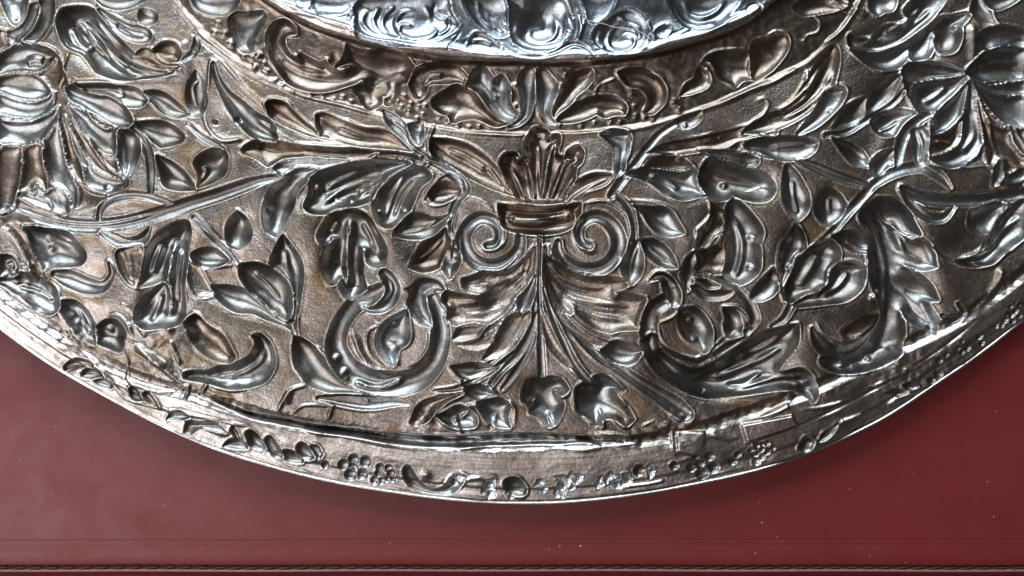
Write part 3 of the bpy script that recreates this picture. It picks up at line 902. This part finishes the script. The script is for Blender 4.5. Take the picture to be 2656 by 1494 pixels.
L leaf 1: 1640,290! 1750,250 1870,220 1890,280 1800,430! 1700,440 1630,380
S scroll 1: 1420,1070,36 1490,1105,56 1570,1050,44 1530,980,24
R 8 26: 1640,1060 1740,950 1830,800 1850,710
R 8 14: 1660,680 1780,690 1900,580 2029,480
D 8: 890,930,24 950,890,20
R 7 10: 870,940 970,880
# ---- rim flange
@C1
L rim_leaf 0.9 hollow: 610,195 655,158 735,180 775,235! 700,235 625,230
L rim_leaf 0.9 hollow: 705,255! 770,240 830,280 825,310 740,290
L rim_leaf 1 hollow: 965,330 990,300 1040,340 1070,400! 1020,400 980,370
L rim_leaf 1 hollow: 1075,360 1110,345 1160,400 1190,450! 1130,430
L rim_leaf 0.9 hollow: 1255,545! 1290,490 1370,485 1430,525! 1360,545
L rim_leaf 1 hollow: 1385,645! 1410,565 1520,570 1620,570 1700,640! 1600,620 1500,610 1430,655
L rim_leaf 1 hollow: 1735,620! 1760,600 1800,680! 1770,680
L rim_leaf 1 hollow: 1680,745! 1720,705 1800,690 1860,765! 1780,765
L rim_leaf 1 hollow: 1850,640 1890,630 1960,700 1990,775! 1920,760 1860,690
L rim_leaf 0.8 brown: 480,140 560,90 660,110 690,150 600,150 500,190
R 7 12: 580,0 740,150 830,260 900,345 1000,410 1230,465
R 5 12: 1230,465 1400,500 1600,540 1900,600
R 8 14: 930,20 960,120 960,240 1060,300 1250,340 1400,310
R 8 20: 1120,40 1220,140 1330,240 1400,300
R 8 12: 1530,210 1560,270 1520,340
R 9 10: 1340,330 1420,290 1380,410
R 7 14: 1560,270 1700,320 1880,310
L scroll 1.1: 1640,150! 1760,130 1880,60 1925,-30 1895,-85! 1960,-95 2030,-20 2065,90 2050,180 1990,260 1880,300 1750,310 1620,280 1500,260 1400,240 1380,200! 1450,180 1560,180
R 6 18: 1560,220 1760,215 1930,130 1985,20
@C2
S crevice 1.7 hollow: -380,355,10 -200,430,22 0,515,30 200,552,44 500,610,50 800,648,60 1100,686,72 1300,700,84 1500,708,86 1700,700,90 2000,692,90 2300,690,80 2560,690,50 2800,700,24
R 9 16: 300,570 500,640 800,680 1100,740 1400,760
R 9 14: 1500,770 1800,740 2029,745
L rim_leaf 1: -10,630 60,670 110,765! 60,770 -10,730
L rim_leaf 1: 110,700 150,670 200,740 250,820! 195,835 140,780
L rim_leaf 1: 250,780 320,790 400,840! 380,870 290,860 250,820
L rim_leaf 1: 345,760 380,720 440,760 480,830! 430,850 370,820
L rim_leaf 1: 450,750 500,745 540,810! 505,840
P grape 0.5: 695,890,42 775,848,42 862,865,44 765,912,44 750,962,46 838,958,44 563,890,32
P grape 0.5: 972,910,32 1038,918,32 958,955,28 1055,950,32 930,1005,32 985,1010,28 1028,1000,26 1068,1000,24
L rim_leaf 1: 1150,920 1190,900 1230,960 1290,1035 1380,1075 1470,1050! 1510,980 1560,960 1600,1000 1560,1060 1480,1110 1350,1100 1220,1060 1160,1000
D 7: 1320,960,40
P solder_spot 0.35 solder: 1575,985,36 1790,1070,60 1980,1060,60
R 5 14: 1620,1000 1760,970 1860,960 
R 4 10: 1560,920 1700,990 1860,980
R 3 8: 0,842 300,915 600,985 1000,1060 1300,1105 1700,1130 2029,1140
@C3
P solder_spot 0.3 solder: 300,1040,42 440,1090,46 480,1010,50 560,985,44 535,1050,26 750,1020,42 815,985,44 860,1025,40 945,1000,46 1120,935,40
P grape 0.45 brown: 1040,930,46 1300,890,36 
L rim_leaf 0.9: 20,1020 60,985 130,990 185,1060 170,1110 100,1110 40,1080
P grape 0.45: 1430,905,42 1510,955,48 1600,905,44 1565,820,40 1490,880,40 1460,830,30 1740,860,36 1780,810,26
P grape 0.5 rim: 1915,730,24 1960,735,24 1995,725,22 1880,780,24 1935,772,24 2000,785,26 1905,812,26 1960,820,24 1920,864,34 2040,760,22
B repair_patch 7 rim: 1310,630! 1530,625! 1520,770! 1430,815! 1320,790!
B repair_patch 9 rim: 1795,580! 2180,505! 2225,590! 1840,725!
B repair_patch 9 rim: 1911,530! 2151,410! 2156,460! 2021,530!
R 10 16: 430,690 620,720 760,740
R 10 14: 360,755 600,770 800,745 1080,720
G 14 18: 690,705 760,715
R 8 18: 700,650 850,660 1000,690
R 8 12: 1280,620 1290,760 1320,810
R 6 14: 1560,650 1700,690 1800,660
R 5 10: 1260,880 1420,830
R 3 8: 0,1135 400,1140 800,1100 1200,1050 1600,960 2029,850
R 5 10: 900,1050 1100,1030 1230,1000
@C4
P grape 0.5 rim: 20,1030,24 60,1060,24 95,1085,22 30,1090,22 60,1120,24 15,1150,30
L rim_leaf 0.9: 330,1050! 380,960 440,1000 420,1060 370,1080
L rim_leaf 0.9: 480,1000! 520,930 600,880 640,840! 600,920 540,980
R 8 16: 620,860 720,830 830,790
R 7 14: 1010,720 1100,660 1180,640
L rim_leaf 0.9: 990,640! 1060,610 1150,630! 1080,660
L rim_leaf 0.9: 1120,580! 1180,560 1230,590! 1170,610
P grape 0.45: 1380,500,40 1330,540,34 1390,390,30 1440,350,24 1560,330,24 1530,300,24 1600,300,26 1690,210,34 1710,260,24 1560,250,20
P grape 0.45: 1820,130,24 1880,90,26 1930,50,24 1960,20,24 1900,40,22 1860,130,20 1940,100,22 1990,60,22 1960,-40,22 1920,-10,22 1990,-30,22
R 6 12: 880,590 960,560 1080,510 1250,410
G 5 10: 300,890 600,760 900,610 1200,440 1500,230 1700,60
R 5 12: 330,760 500,740 700,690
@C2
G 26 9: -300,380 -100,465 0,503 200,538 500,598 800,636 1100,672 1300,686
G 30 11: 1250,684 1500,692 1700,684 1850,690 2029,680 2300,674
G 26 9: 2280,676 2450,684 2600,690
"""
PARTS = []          # (name, material key)


def catmull(p, closed, corner, n=6):
    out = []
    N = len(p)
    segs = N if closed else N - 1
    for i in range(segs):
        p1, p2 = p[i], p[(i + 1) % N]
        p0 = p[i - 1] if (closed or i > 0) else p1
        p3 = p[(i + 2) % N] if (closed or i + 2 < N) else p2
        if corner[i]:
            p0 = p1
        if corner[(i + 1) % N]:
            p3 = p2
        m1 = (p2 - p0) * 0.5
        m2 = (p3 - p1) * 0.5
        for j in range(n):
            t = j / n
            out.append((2 * t ** 3 - 3 * t ** 2 + 1) * p1 + (t ** 3 - 2 * t ** 2 + t) * m1 + (-2 * t ** 3 + 3 * t ** 2) * p2 + (t ** 3 - t ** 2) * m2)
    if not closed:
        out.append(p[-1])
    return np.array(out)


def window(p, pad):
    i0, i1 = np.searchsorted(gx, [p[:, 0].min() - pad, p[:, 0].max() + pad])
    j0, j1 = np.searchsorted(gy, [p[:, 1].min() - pad, p[:, 1].max() + pad])
    return slice(max(j0, 0), max(j1, j0 + 1)), slice(max(i0, 0), max(i1, i0 + 1))


def poly_sdf(p, X, Y):
    d2 = np.full(X.shape, 1e12)
    ins = np.zeros(X.shape, bool)
    q = np.roll(p, -1, axis=0)
    for (ax, ay), (bx, by) in zip(p, q):
        ex, ey = bx - ax, by - ay
        L2 = ex * ex + ey * ey
        if L2 < 1e-9:
            continue
        wx, wy = X - ax, Y - ay
        t = np.clip((wx * ex + wy * ey) / L2, 0, 1)
        d2 = np.minimum(d2, (wx - t * ex) ** 2 + (wy - t * ey) ** 2)
        c = (ay > Y) != (by > Y)
        if abs(ey) > 1e-9:
            ins ^= c & (X < ax + (Y - ay) * ex / ey)
    d = np.sqrt(d2)
    return np.where(ins, -d, d)


def line_dist(p, X, Y, w=None):
    best = np.full(X.shape, 1e9)
    s = np.zeros(X.shape)
    wv = np.ones(X.shape)
    n = len(p) - 1
    for i in range(n):
        ax, ay = p[i, :2]
        ex, ey = p[i + 1, :2] - p[i, :2]
        L2 = max(ex * ex + ey * ey, 1e-9)
        wx, wy = X - ax, Y - ay
        t = np.clip((wx * ex + wy * ey) / L2, 0, 1)
        d = np.sqrt((wx - t * ex) ** 2 + (wy - t * ey) ** 2)
        if w is not None:
            ww = w[i] + (w[i + 1] - w[i]) * t
            dn = d / ww
        else:
            ww, dn = 1.0, d
        m = dn < best
        best = np.where(m, dn, best)
        s = np.where(m, (i + t) / n, s)
        wv = np.where(m, ww, wv)
    return best, s, wv


def parse(tile, txt):
    ox, oy = TILES[tile]
    pts, cor = [], []
    for t in txt.split():
        c = t.endswith('!')
        v = [float(a) for a in t.rstrip('!').split(',')]
        x, y = ox + v[0] / K, oy + v[1] / K
        z = float(base_height(np.array(x), np.array(y))[0])
        f = 1 - z / CAM_H
        pts.append([CX + (x - CX) * f, CY + (y - CY) * f] + [a / K for a in v[2:]])
        cor.append(c)
    return np.array(pts), cor


def lip(sl, sd, h, s=3.5):
    REL[sl] += h * np.exp(-((sd - 2.4) / s) ** 2)


MATS = {}


def new_part(name, mat):
    PARTS.append((name, mat))
    return len(PARTS) - 1


GROUND = new_part('border_ground', 'ground')
CAVETTO = new_part('cavetto_band', 'brown')
FIELD = new_part('central_field', 'dome')
FLANGE = new_part('rim_flange', 'rim')
FIELD_EDGE = new_part('field_border', 'rim')
LAB[:] = GROUND
LAB[RR < CV['cav']] = CAVETTO
LAB[RR < CV['dome'] + 3] = FIELD_EDGE
LAB[RR < CV['dome'] - 26] = FIELD
LAB[RR > CV['crev'] + 4] = FLANGE


def ornament(txt):
    tile = None
    for ln in txt.strip().splitlines():
        ln = ln.strip()
        if not ln or ln.startswith('#'):
            continue
        if ln.startswith('@'):
            tile = ln[1:]
            continue
        head, pt = ln.split(':')
        h = head.split()
        cmd = h[0]
        if cmd in 'LB':
            name, k = h[1], float(h[2])
            mat = h[3] if len(h) > 3 else 'hollow'
            p, cor = parse(tile, pt)
            p = catmull(p[:, :2], True, cor)
            sl = window(p, 24)
            X, Y = GX[sl], GY[sl]
            if X.size == 0:
                continue
            sd = poly_sdf(p, X, Y) - ((4.5 if name in ('leaf', 'petal', 'acanthus_leaf', 'bud', 'tail_leaf') else 2.0) if cmd == 'L' else 0)
            ins = sd < 0
            if not ins.any():
                continue
            d = np.maximum(-sd, 0)
            r = d.max()
            idx = new_part(name, mat)
            if cmd == 'L':
                D = k * (2.5 + min(0.34 * r, 22))
                q1 = np.clip(d / min(r, 15.0), 0, 1)
                q2 = np.clip(d / r, 0, 1)
                prof = -D * (0.35 * (1 - (1 - q1) ** 2) + 0.65 * (1 - (1 - q2) ** 2))
                prof = prof * (1 + 0.35 * WOB1[sl] + 0.08 * WOB2[sl])
                R = REL[sl]
                # keep a little of what was chased underneath
                R[ins] = prof[ins] + 0.12 * R[ins]
                lip(sl, sd, (0.35 if mat == 'dome' else 1.0) * (1.3 + 0.05 * min(r, 40)) * LIPV[sl])
            else:
                t = np.clip(d / 3.0, 0, 1)
                R = REL[sl]
                R[ins] = (R[ins] * (1 - t[ins]) + k * t[ins])
            LAB[sl][ins] = idx
        elif cmd == 'S':
            name, k = h[1], float(h[2])
            mat = h[3] if len(h) > 3 else 'hollow'
            p, cor = parse(tile, pt)
            q = catmull(p, False, cor)
            sl = window(q, q[:, 2].max() + 14)
            X, Y = GX[sl], GY[sl]
            if X.size == 0:
                continue
            t, s, wv = line_dist(q, X, Y, q[:, 2] * 0.5)
            D = k * (2.0 + 0.34 * wv)
            prof = -D * np.clip(1 - t ** 2, 0, 1) ** 0.8
            R = REL[sl]
            free = R > -3
            R[:] = np.minimum(R, np.where(t < 1, prof, 1e9))
            sd = (t - 1) * wv
            R += np.where(free, 2.6 * LIPV[sl] * np.exp(-((sd - 2.2) / 3.4) ** 2), 0)
            idx = new_part(name, mat)
            LAB[sl][t < 1] = idx
        elif cmd in 'RG':
            a, w = float(h[1]), float(h[2]) / K
            p, cor = parse(tile, pt)
            q = catmull(p[:, :2], False, cor)
            sl = window(q, 3 * w + 2)
            if GX[sl].size == 0:
                continue
            d, s, _ = line_dist(q, GX[sl], GY[sl])
            tap = np.clip(np.minimum(s, 1 - s) * 6, 0.1, 1) * np.clip(0.8 + 1.1 * RIDV[sl], 0.2, 1.5)
            REL[sl] += (a if cmd == 'R' else -a) * tap * np.exp(-(d / w) ** 2)
        elif cmd == 'E':                                  # broad soft sinking of the sheet
            a, w = float(h[1]), float(h[2]) / K
            p, cor = parse(tile, pt)
            p = catmull(p[:, :2], True, cor, 4)
            sl = window(p, 4)
            if GX[sl].size == 0:
                continue
            t = np.clip(-poly_sdf(p, GX[sl], GY[sl]) / w, 0, 1)
            BED[sl] = np.minimum(BED[sl], -a * t * t * (3 - 2 * t))
        elif cmd == 'D':
            a = float(h[1])
            p, _ = parse(tile, pt)
            for x, y, r in p:
                sl = window(np.array([[x, y]]), 2 * r)
                d = np.hypot(GX[sl] - x, GY[sl] - y) / r
                REL[sl] += a * np.exp(-d ** 2 * 1.4)
        elif cmd == 'P':                                  # round hollow of its own (a grape)
            name, a = h[1], float(h[2])
            mat = h[3] if len(h) > 3 else 'hollow'
            p, _ = parse(tile, pt)
            for x, y, r in p:
                sl = window(np.array([[x, y]]), r + 8)
                if GX[sl].size == 0:
                    continue
                d = np.hypot(GX[sl] - x, GY[sl] - y)
                if mat == 'solder':                       # ragged splash
                    an = np.arctan2(GY[sl] - y, GX[sl] - x)
                    ph = rng.uniform(0, 6.28, 3)
                    d = d * (1 + 0.22 * np.sin(2 * an + ph[0]) + 0.16 * np.sin(3 * an + ph[1]) + 0.1 * np.sin(7 * an + ph[2]))
                ins = d < r
                if not ins.any():
                    continue
                idx = new_part(name, mat)
                R = REL[sl]
                R[ins] = (-a * r * np.sqrt(np.clip(1.02 - (d / r) ** 2, 0, 1)))[ins]
                R += 1.6 * np.exp(-((d - r - 0.6) / 1.8) ** 2)
                if mat == 'solder':
                    R[ins] += (4.0 * SPL[sl])[ins]
                LAB[sl][ins] = idx


LIPV = np.clip(1 + 1.8 * vnoise(45, 23), 0.0, 2.2)
RIDV = vnoise(34, 24)
SPL = vnoise(9, 25)
WOB1, WOB2 = vnoise(48, 21), vnoise(20, 22)
ornament(ORNAMENT)

# the ground swells between the motifs and rolls over into them
def blur(A, n):
    for ax in (0, 1):
        for _ in range(3):
            P = np.concatenate([np.repeat(A.take([0], ax), n, ax), A, np.repeat(A.take([-1], ax), n, ax)], ax)
            c = np.cumsum(P, ax)
            c = np.concatenate([np.zeros_like(c.take([0], ax)), c], ax)
            w = 2 * n + 1
            m = A.shape[ax]
            A = (c.take(range(w, w + m), ax) - c.take(range(0, m), ax)) / w
    return A


sag = blur(REL, 5)
REL += 0.85 * np.where(REL > -4, np.minimum(sag, 0), sag * 0.5) + 0.45 * blur(REL, 13)
# hand-made unevenness
REL += 11 * vnoise(150, 6) + 4.2 * vnoise(80, 1) + 0.6 * vnoise(26, 2) + 0.25 * vnoise(10, 3)
# ring-punched ground of the cavetto
cav_in = (RR < CV['cav'] - 8) & (RR > CV['dome'] + 14) & (LAB == CAVETTO)
REL += np.where(cav_in, 1.6 * vnoise(9, 5), 0)
# crumpled, torn metal beside the rim
crum = np.exp(-((RR - CV['crev']) / 26) ** 2)
REL += crum * (3.2 * vnoise(16, 8) + 2.2 * vnoise(8, 9))
cr2 = np.exp(-(((GX - 400) / 110) ** 2 + ((GY - 900) / 90) ** 2))
REL += cr2 * (16 * np.abs(vnoise(44, 10)) + 7 * np.abs(vnoise(20, 11)) + 2 * vnoise(9, 12))
for bx0, by0, sx0, sy0, am in ((600, 1010, 60, 40, 4), (1130, 1090, 70, 30, 4), (1750, 1110, 80, 40, 5), (2350, 960, 160, 60, 3.5), (60, 720, 70, 60, 4), (170, 860, 80, 60, 4), (480, 130, 60, 50, 3)):
    REL += np.exp(-(((GX - bx0) / sx0) ** 2 + ((GY - by0) / sy0) ** 2)) * am * (1.5 * np.abs(vnoise(18, 40 + bx0)) + vnoise(9, 41 + bx0))

Z = BASE + REL + blur(BED, 4)


def smooth(Z):
    for ax in (0, 1):
        a = np.roll(Z, 1, ax)
        b = np.roll(Z, -1, ax)
        if ax == 0:
            a[0], b[-1] = Z[0], Z[-1]
        else:
            a[:, 0], b[:, -1] = Z[:, 0], Z[:, -1]
        Z = 0.25 * a + 0.5 * Z + 0.25 * b
    return Z


Z = smooth(Z)
dzy, dzx = np.gradient(Z, gy, gx)
d2y = np.gradient(dzy, gy, axis=0)
d2x = np.gradient(dzx, gx, axis=1)
RIDGE_GLINT = np.clip(-(d2x + d2y) * 1.3 - 0.12, 0, 0.85)  # convex ridges picked out for the painted highlight
RIDGE_GLINT = smooth(RIDGE_GLINT) * np.clip(0.75 + 0.9 * vnoise(60, 31), 0.15, 1)
RIDGE_GLINT = RIDGE_GLINT.ravel()
NRM = np.dstack([-dzx, dzy, np.ones_like(Z)])
NRM /= np.linalg.norm(NRM, axis=2, keepdims=True)
VERT = np.dstack([(GX - CX) * PX, -(GY - CY) * PX, Z * PX]).reshape(-1, 3)
NRM = NRM.reshape(-1, 3)


def link(o, parent=None):
    C.objects.link(o)
    if parent is not None:
        o.parent = parent
    return o


def mesh_from(name, co, quads, nrm, mat, parent, glint=None):
    me = bpy.data.meshes.new(name)
    n = len(quads)
    me.vertices.add(len(co))
    me.vertices.foreach_set('co', co.astype(np.float32).ravel())
    me.loops.add(n * 4)
    me.loops.foreach_set('vertex_index', quads.astype(np.int32).ravel())
    me.polygons.add(n)
    me.polygons.foreach_set('loop_start', np.arange(0, n * 4, 4, dtype=np.int32))
    me.polygons.foreach_set('use_smooth', np.ones(n, dtype=bool))
    me.update(calc_edges=True)
    if nrm is not None:
        me.normals_split_custom_set_from_vertices(nrm.astype(np.float32).tolist())
    if glint is not None:
        me.attributes.new('ridge_glint', 'FLOAT', 'POINT').data.foreach_set('value', glint.astype(np.float32))
    me.materials.append(mat)
    return link(bpy.data.objects.new(name, me), parent)


dish = link(bpy.data.objects.new('silver_dish', None))
dish.location = (0, 0, PAD_Z * PX)
dish['label'] = 'large tarnished silver repousse dish with hollow leaves and scrolls lying on red leather'
dish['category'] = 'dish'
inv = -PAD_Z * PX            # children are placed relative to the empty

keep = (RR < CV['rim'] - 1.0)
fk = keep[:-1, :-1] | keep[1:, :-1] | keep[:-1, 1:] | keep[1:, 1:]
# the outermost row of the sheet ends exactly on the outline
out = ~keep
f_ = (CV['rim'][out] - 1.0) / RR[out]
VERT = VERT.reshape(NY, NX, 3)
VERT[out, 0] = (DC[0] + (GX[out] - DC[0]) * f_ - CX) * PX
VERT[out, 1] = -(DC[1] + (GY[out] - DC[1]) * f_ - CY) * PX
VERT[out, 2] = -21 * PX
VERT = VERT.reshape(-1, 3)
fl = LAB[:-1, :-1].copy()
jj, ii = np.nonzero(fk)
v0 = jj * NX + ii
quads = np.stack([v0, v0 + NX, v0 + NX + 1, v0 + 1], axis=1)
labs = fl[jj, ii]
# a sheet cut apart by motifs becomes one part for each piece
from collections import deque
grid = -np.ones((NY - 1, NX - 1), dtype=np.int32)
grid[jj, ii] = labs
for base_id in (CAVETTO, FIELD, FLANGE, FIELD_EDGE):
    todo = set(zip(*[a.tolist() for a in np.nonzero(grid == base_id)]))
    first = True
    while todo:
        s0 = todo.pop()
        comp, dq = [s0], deque([s0])
        while dq:
            a, b = dq.popleft()
            for nb in ((a + 1, b), (a - 1, b), (a, b + 1), (a, b - 1)):
                if nb in todo:
                    todo.remove(nb)
                    dq.append(nb)
                    comp.append(nb)
        if first:
            first = False
            continue
        ca = np.array(comp)
        grid[ca[:, 0], ca[:, 1]] = new_part(*PARTS[base_id])
labs = grid[jj, ii]
cnt = np.bincount(labs, minlength=len(PARTS))
small = cnt < 12
labs = np.where(small[labs], GROUND, labs)
order = np.argsort(labs, kind='stable')
quads, labs = quads[order], labs[order]
bounds = np.searchsorted(labs, np.arange(len(PARTS) + 1))
for k, (name, mk) in enumerate(PARTS):
    qs = quads[bounds[k]:bounds[k + 1]]
    if len(qs) == 0:
        continue
    u, ix = np.unique(qs, return_inverse=True)
    co = VERT[u].copy()
    co[:, 2] += inv
    mesh_from(name, co, ix.reshape(-1, 4), NRM[u], M[mk], dish, RIDGE_GLINT[u])

# rolled edge of the rim: a closed tube following the outline
th = np.concatenate([np.linspace(RIM[0][0], RIM[0][-1], 420), np.linspace(RIM[0][-1], RIM[0][0] + 2 * math.pi, 160)[1:-1]])
rr = rad(RIM, np.where(th > math.pi, th - 2 * math.pi, th))
rr = np.convolve(np.concatenate([rr[-8:], rr, rr[:8]]), np.ones(17) / 17, 'valid')
ns = 10
tv = []
for j in range(ns):
    a = 2 * math.pi * j / ns
    rj = rr + 5.2 * math.cos(a) - 2
    tv.append(np.stack([(DC[0] + rj * np.sin(th) - CX) * PX, -(DC[1] + rj * np.cos(th) - CY) * PX,
                        np.full_like(th, (-21 + 5.5 * math.sin(a)) * PX + inv)], axis=1))
tv = np.stack(tv, axis=1)
n = len(th)
q = []
for i in range(n):
    for j in range(ns):
        a, b = i * ns + j, ((i + 1) % n) * ns + j
        c, d = ((i + 1) % n) * ns + (j + 1) % ns, i * ns + (j + 1) % ns
        q.append((a, d, c, b))
mesh_from('rim_edge', tv.reshape(-1, 3), np.array(q), None, M['edge'], dish)

# low foot ring under the dish that carries it
th = np.linspace(0, 2 * math.pi, 96, endpoint=False)
ring = []
for rr_, z_ in ((1500, 0), (1500, 46), (1530, 46), (1530, 0)):
    ring.append(np.stack([(DC[0] + rr_ * np.sin(th) - CX) * PX, -(DC[1] + rr_ * np.cos(th) - CY) * PX, np.full_like(th, z_ * PX)], axis=1))
ring = np.stack(ring, axis=1).reshape(-1, 3)
q = [(i * 4 + j, ((i + 1) % 96) * 4 + j, ((i + 1) % 96) * 4 + (j + 1) % 4, i * 4 + (j + 1) % 4) for i in range(96) for j in range(4)]
mesh_from('foot_ring', ring, np.array(q), None, M['rim'], dish)


# ------------------------------------------------------------------ desk pad, stitches, desk
def pw(x, y, z):
    """design px seen at height z -> metres"""
    f = 1 - z / CAM_H
    return ((x - CX) * f * PX, -(y - CY) * f * PX, z * PX)


def sheet_profile(name, prof, x0, x1, nx, mat, parent, off, wob=0.0):
    """long strip along x with a section given as (y, z) in design units"""
    xs = np.linspace(x0, x1, nx)
    P = np.array(prof, float)
    X = np.repeat(xs[:, None], len(P), 1)
    Y = np.repeat(P[None, :, 0], nx, 0) + wob * (np.sin(xs / 310) * 0.6 + np.sin(xs / 97 + 1))[:, None]
    Zz = np.repeat(P[None, :, 1], nx, 0)
    f = 1 - PAD_Z / CAM_H
    co = np.stack([(X - CX) * f * PX, -(Y - CY) * f * PX, Zz * PX - off], axis=2).reshape(-1, 3)
    m = len(P)
    i, j = np.meshgrid(np.arange(nx - 1), np.arange(m - 1), indexing='ij')
    a = (i * m + j).ravel()
    q = np.stack([a, a + 1, a + m + 1, a + m], axis=1)
    return mesh_from(name, co, q, None, mat, parent)


DESK_Z = PAD_Z - 34
pad = link(bpy.data.objects.new('desk_pad', None))
pad.location = (0, 0, DESK_Z * PX)
pad['label'] = 'dark red leather desk pad with tooled line and stitched edge under the dish'
pad['category'] = 'desk pad'
po = DESK_Z * PX
z = PAD_Z
XL, XR = -1500, 4200
sheet_profile('leather_panel', [(-3600, z), (0, z), (700, z), (1300, z), (1396, z), (1399, z - 0.15), (1400.5, z - 1.0), (1402, z - 0.15), (1404, z),
              (1412, z), (1413.5, z - 0.4), (1415, z), (1440, z), (1462, z - 0.5), (1467, z - 3), (1468, z - 10)], XL, XR, 240, M['leather'], pad, po, 0.7)
sheet_profile('seam_groove', [(1465, z - 8), (1472, z - 9), (1481, z - 8)], XL, XR, 240, M['groove'], pad, po, 0.7)
sheet_profile('leather_edge', [(1478, z - 12), (1480, z - 3), (1482.5, z - 2.5), (1485, z - 4), (1490, z - 8), (1496, z - 12),
              (1500, z - 22), (1500, z - 34)], XL, XR, 240, M['leather'], pad, po, 0.7)


sheet_profile('bevel_highlight_strip', [(1477.6, z - 9), (1477.8, z - 2), (1479.0, z + 0.8), (1481.2, z + 1.2), (1483.0, z - 0.4), (1483.6, z - 4)], XL, XR, 240, M['bevel_glint'], pad, po, 0.7)  # thin strip added to paint the bright line along the bevel


def lozenge(name, hl, hw, hh, mat):
    me = bpy.data.meshes.new(name)
    vs_, fs = [], []
    ns_, nr = 8, 6
    for i in range(ns_ + 1):
        t = -1 + 2 * i / ns_
        k = math.sqrt(max(0.0, 1 - abs(t) ** 2.5)) * 0.98 + 0.02
        for j in range(nr):
            a = 2 * math.pi * j / nr
            vs_.append((t * hl, k * hw * math.cos(a) + t * hw * 0.4, k * hh * math.sin(a)))
    for i in range(ns_):
        for j in range(nr):
            fs.append((i * nr + j, i * nr + (j + 1) % nr, (i + 1) * nr + (j + 1) % nr, (i + 1) * nr + j))
    me.from_pydata(vs_, [], fs)
    for p in me.polygons:
        p.use_smooth = True
    me.materials.append(mat)
    return me


st = lozenge('stitch', 18 * PX, 2.8 * PX, 3.4 * PX, M['thread'])
k = 0
x = -40.0
while x < 2720:
    o = link(bpy.data.objects.new('stitch', st), pad)
    X, Y, Zw = pw(x, 1472.5 + 0.7 * (math.sin(x / 310) * 0.6 + math.sin(x / 97 + 1)), PAD_Z - 3.5)
    o.location = (X, Y, Zw - po)
    o.rotation_euler = (0, 0, float(rng.normal(0.06, 0.04)))
    x += 43.2
    k += 1

me = bpy.data.meshes.new('desk')
s = 0.75
me.from_pydata([(-s, -s, po), (s, -s, po), (s, s, po), (-s, s, po)], [], [(0, 1, 2, 3)])
me.materials.append(M['wood'])
desk = link(bpy.data.objects.new('desk', me))
desk['kind'] = 'structure'
desk['label'] = 'dark brown wooden desk top under the leather pad'
desk['category'] = 'desk'

# a stray hair lying on the centre field
hp = np.array([[1524, 45], [1560, 52], [1600, 60], [1634, 64], [1660, 72], [1684, 90], [1698, 106]], float)
hp = catmull(hp, False, [False] * 7, 5)
hz = []
vs_, fs = [], []
for i, (x, y) in enumerate(hp):
    zz = 62.0
    f = 1 - zz / CAM_H
    px_, py_ = CX + (x - CX) * f, CY + (y - CY) * f
    jx, jy = min(np.searchsorted(gx, px_), NX - 1), min(np.searchsorted(gy, py_), NY - 1)
    zz = Z[max(jy - 3, 0):jy + 4, max(jx - 3, 0):jx + 4].max() + 1.5
    for a in range(5):
        t = 2 * math.pi * a / 5
        vs_.append(((px_ - CX) * PX, (-(py_ - CY) + 0.9 * math.cos(t)) * PX, (zz + 0.9 * math.sin(t)) * PX))
    if i:
        for a in range(5):
            fs.append(((i - 1) * 5 + a, (i - 1) * 5 + (a + 1) % 5, i * 5 + (a + 1) % 5, i * 5 + a))
me = bpy.data.meshes.new('hair')
me.from_pydata(vs_, [], fs)
me.materials.append(M['fibre'])
o = link(bpy.data.objects.new('stray_hair', me))
o['label'] = 'fine white hair lying across the bright centre of the silver dish'
o['category'] = 'hair'

# dust on the leather
vs_, fs = [], []
rd = np.random.default_rng(3)
spots = []
while len(spots) < 24:
    x, y = rd.uniform(0, 2656), rd.uniform(900, 1460)
    th_ = math.atan2(x - DC[0], y - DC[1])
    if math.hypot(x - DC[0], y - DC[1]) > float(rad(RIM, th_)) + 12:
        if rd.uniform() < 0.35 + 0.65 * (x / 2656):
            spots.append((x, y))
for x, y in spots:
    r = rd.choice([1.0, 1.4, 2.0, 2.8], p=[0.5, 0.3, 0.15, 0.05])
    a0 = rd.uniform(0, 6.28)
    el = rd.uniform(1, 2.4)
    X, Y, Zw = pw(x, y, PAD_Z)
    b0 = len(vs_)
    for (u, v, w) in ((1, 0, 0.3), (0, 1, 0.3), (-1, 0, 0.3), (0, -1, 0.3), (0, 0, 0.9), (0, 0, 0)):
        uu, vv = u * r * el, v * r
        vs_.append((X + (uu * math.cos(a0) - vv * math.sin(a0)) * PX, Y + (uu * math.sin(a0) + vv * math.cos(a0)) * PX, Zw + w * r * PX))
    for i in range(4):
        fs.append((b0 + i, b0 + (i + 1) % 4, b0 + 4))
        fs.append((b0 + (i + 1) % 4, b0 + i, b0 + 5))
me = bpy.data.meshes.new('dust')
me.from_pydata(vs_, [], fs)
me.materials.append(M['dust'])
o = link(bpy.data.objects.new('dust', me))
o['kind'] = 'stuff'
o['label'] = 'pale specks of dust scattered over the red leather'
o['category'] = 'dust'
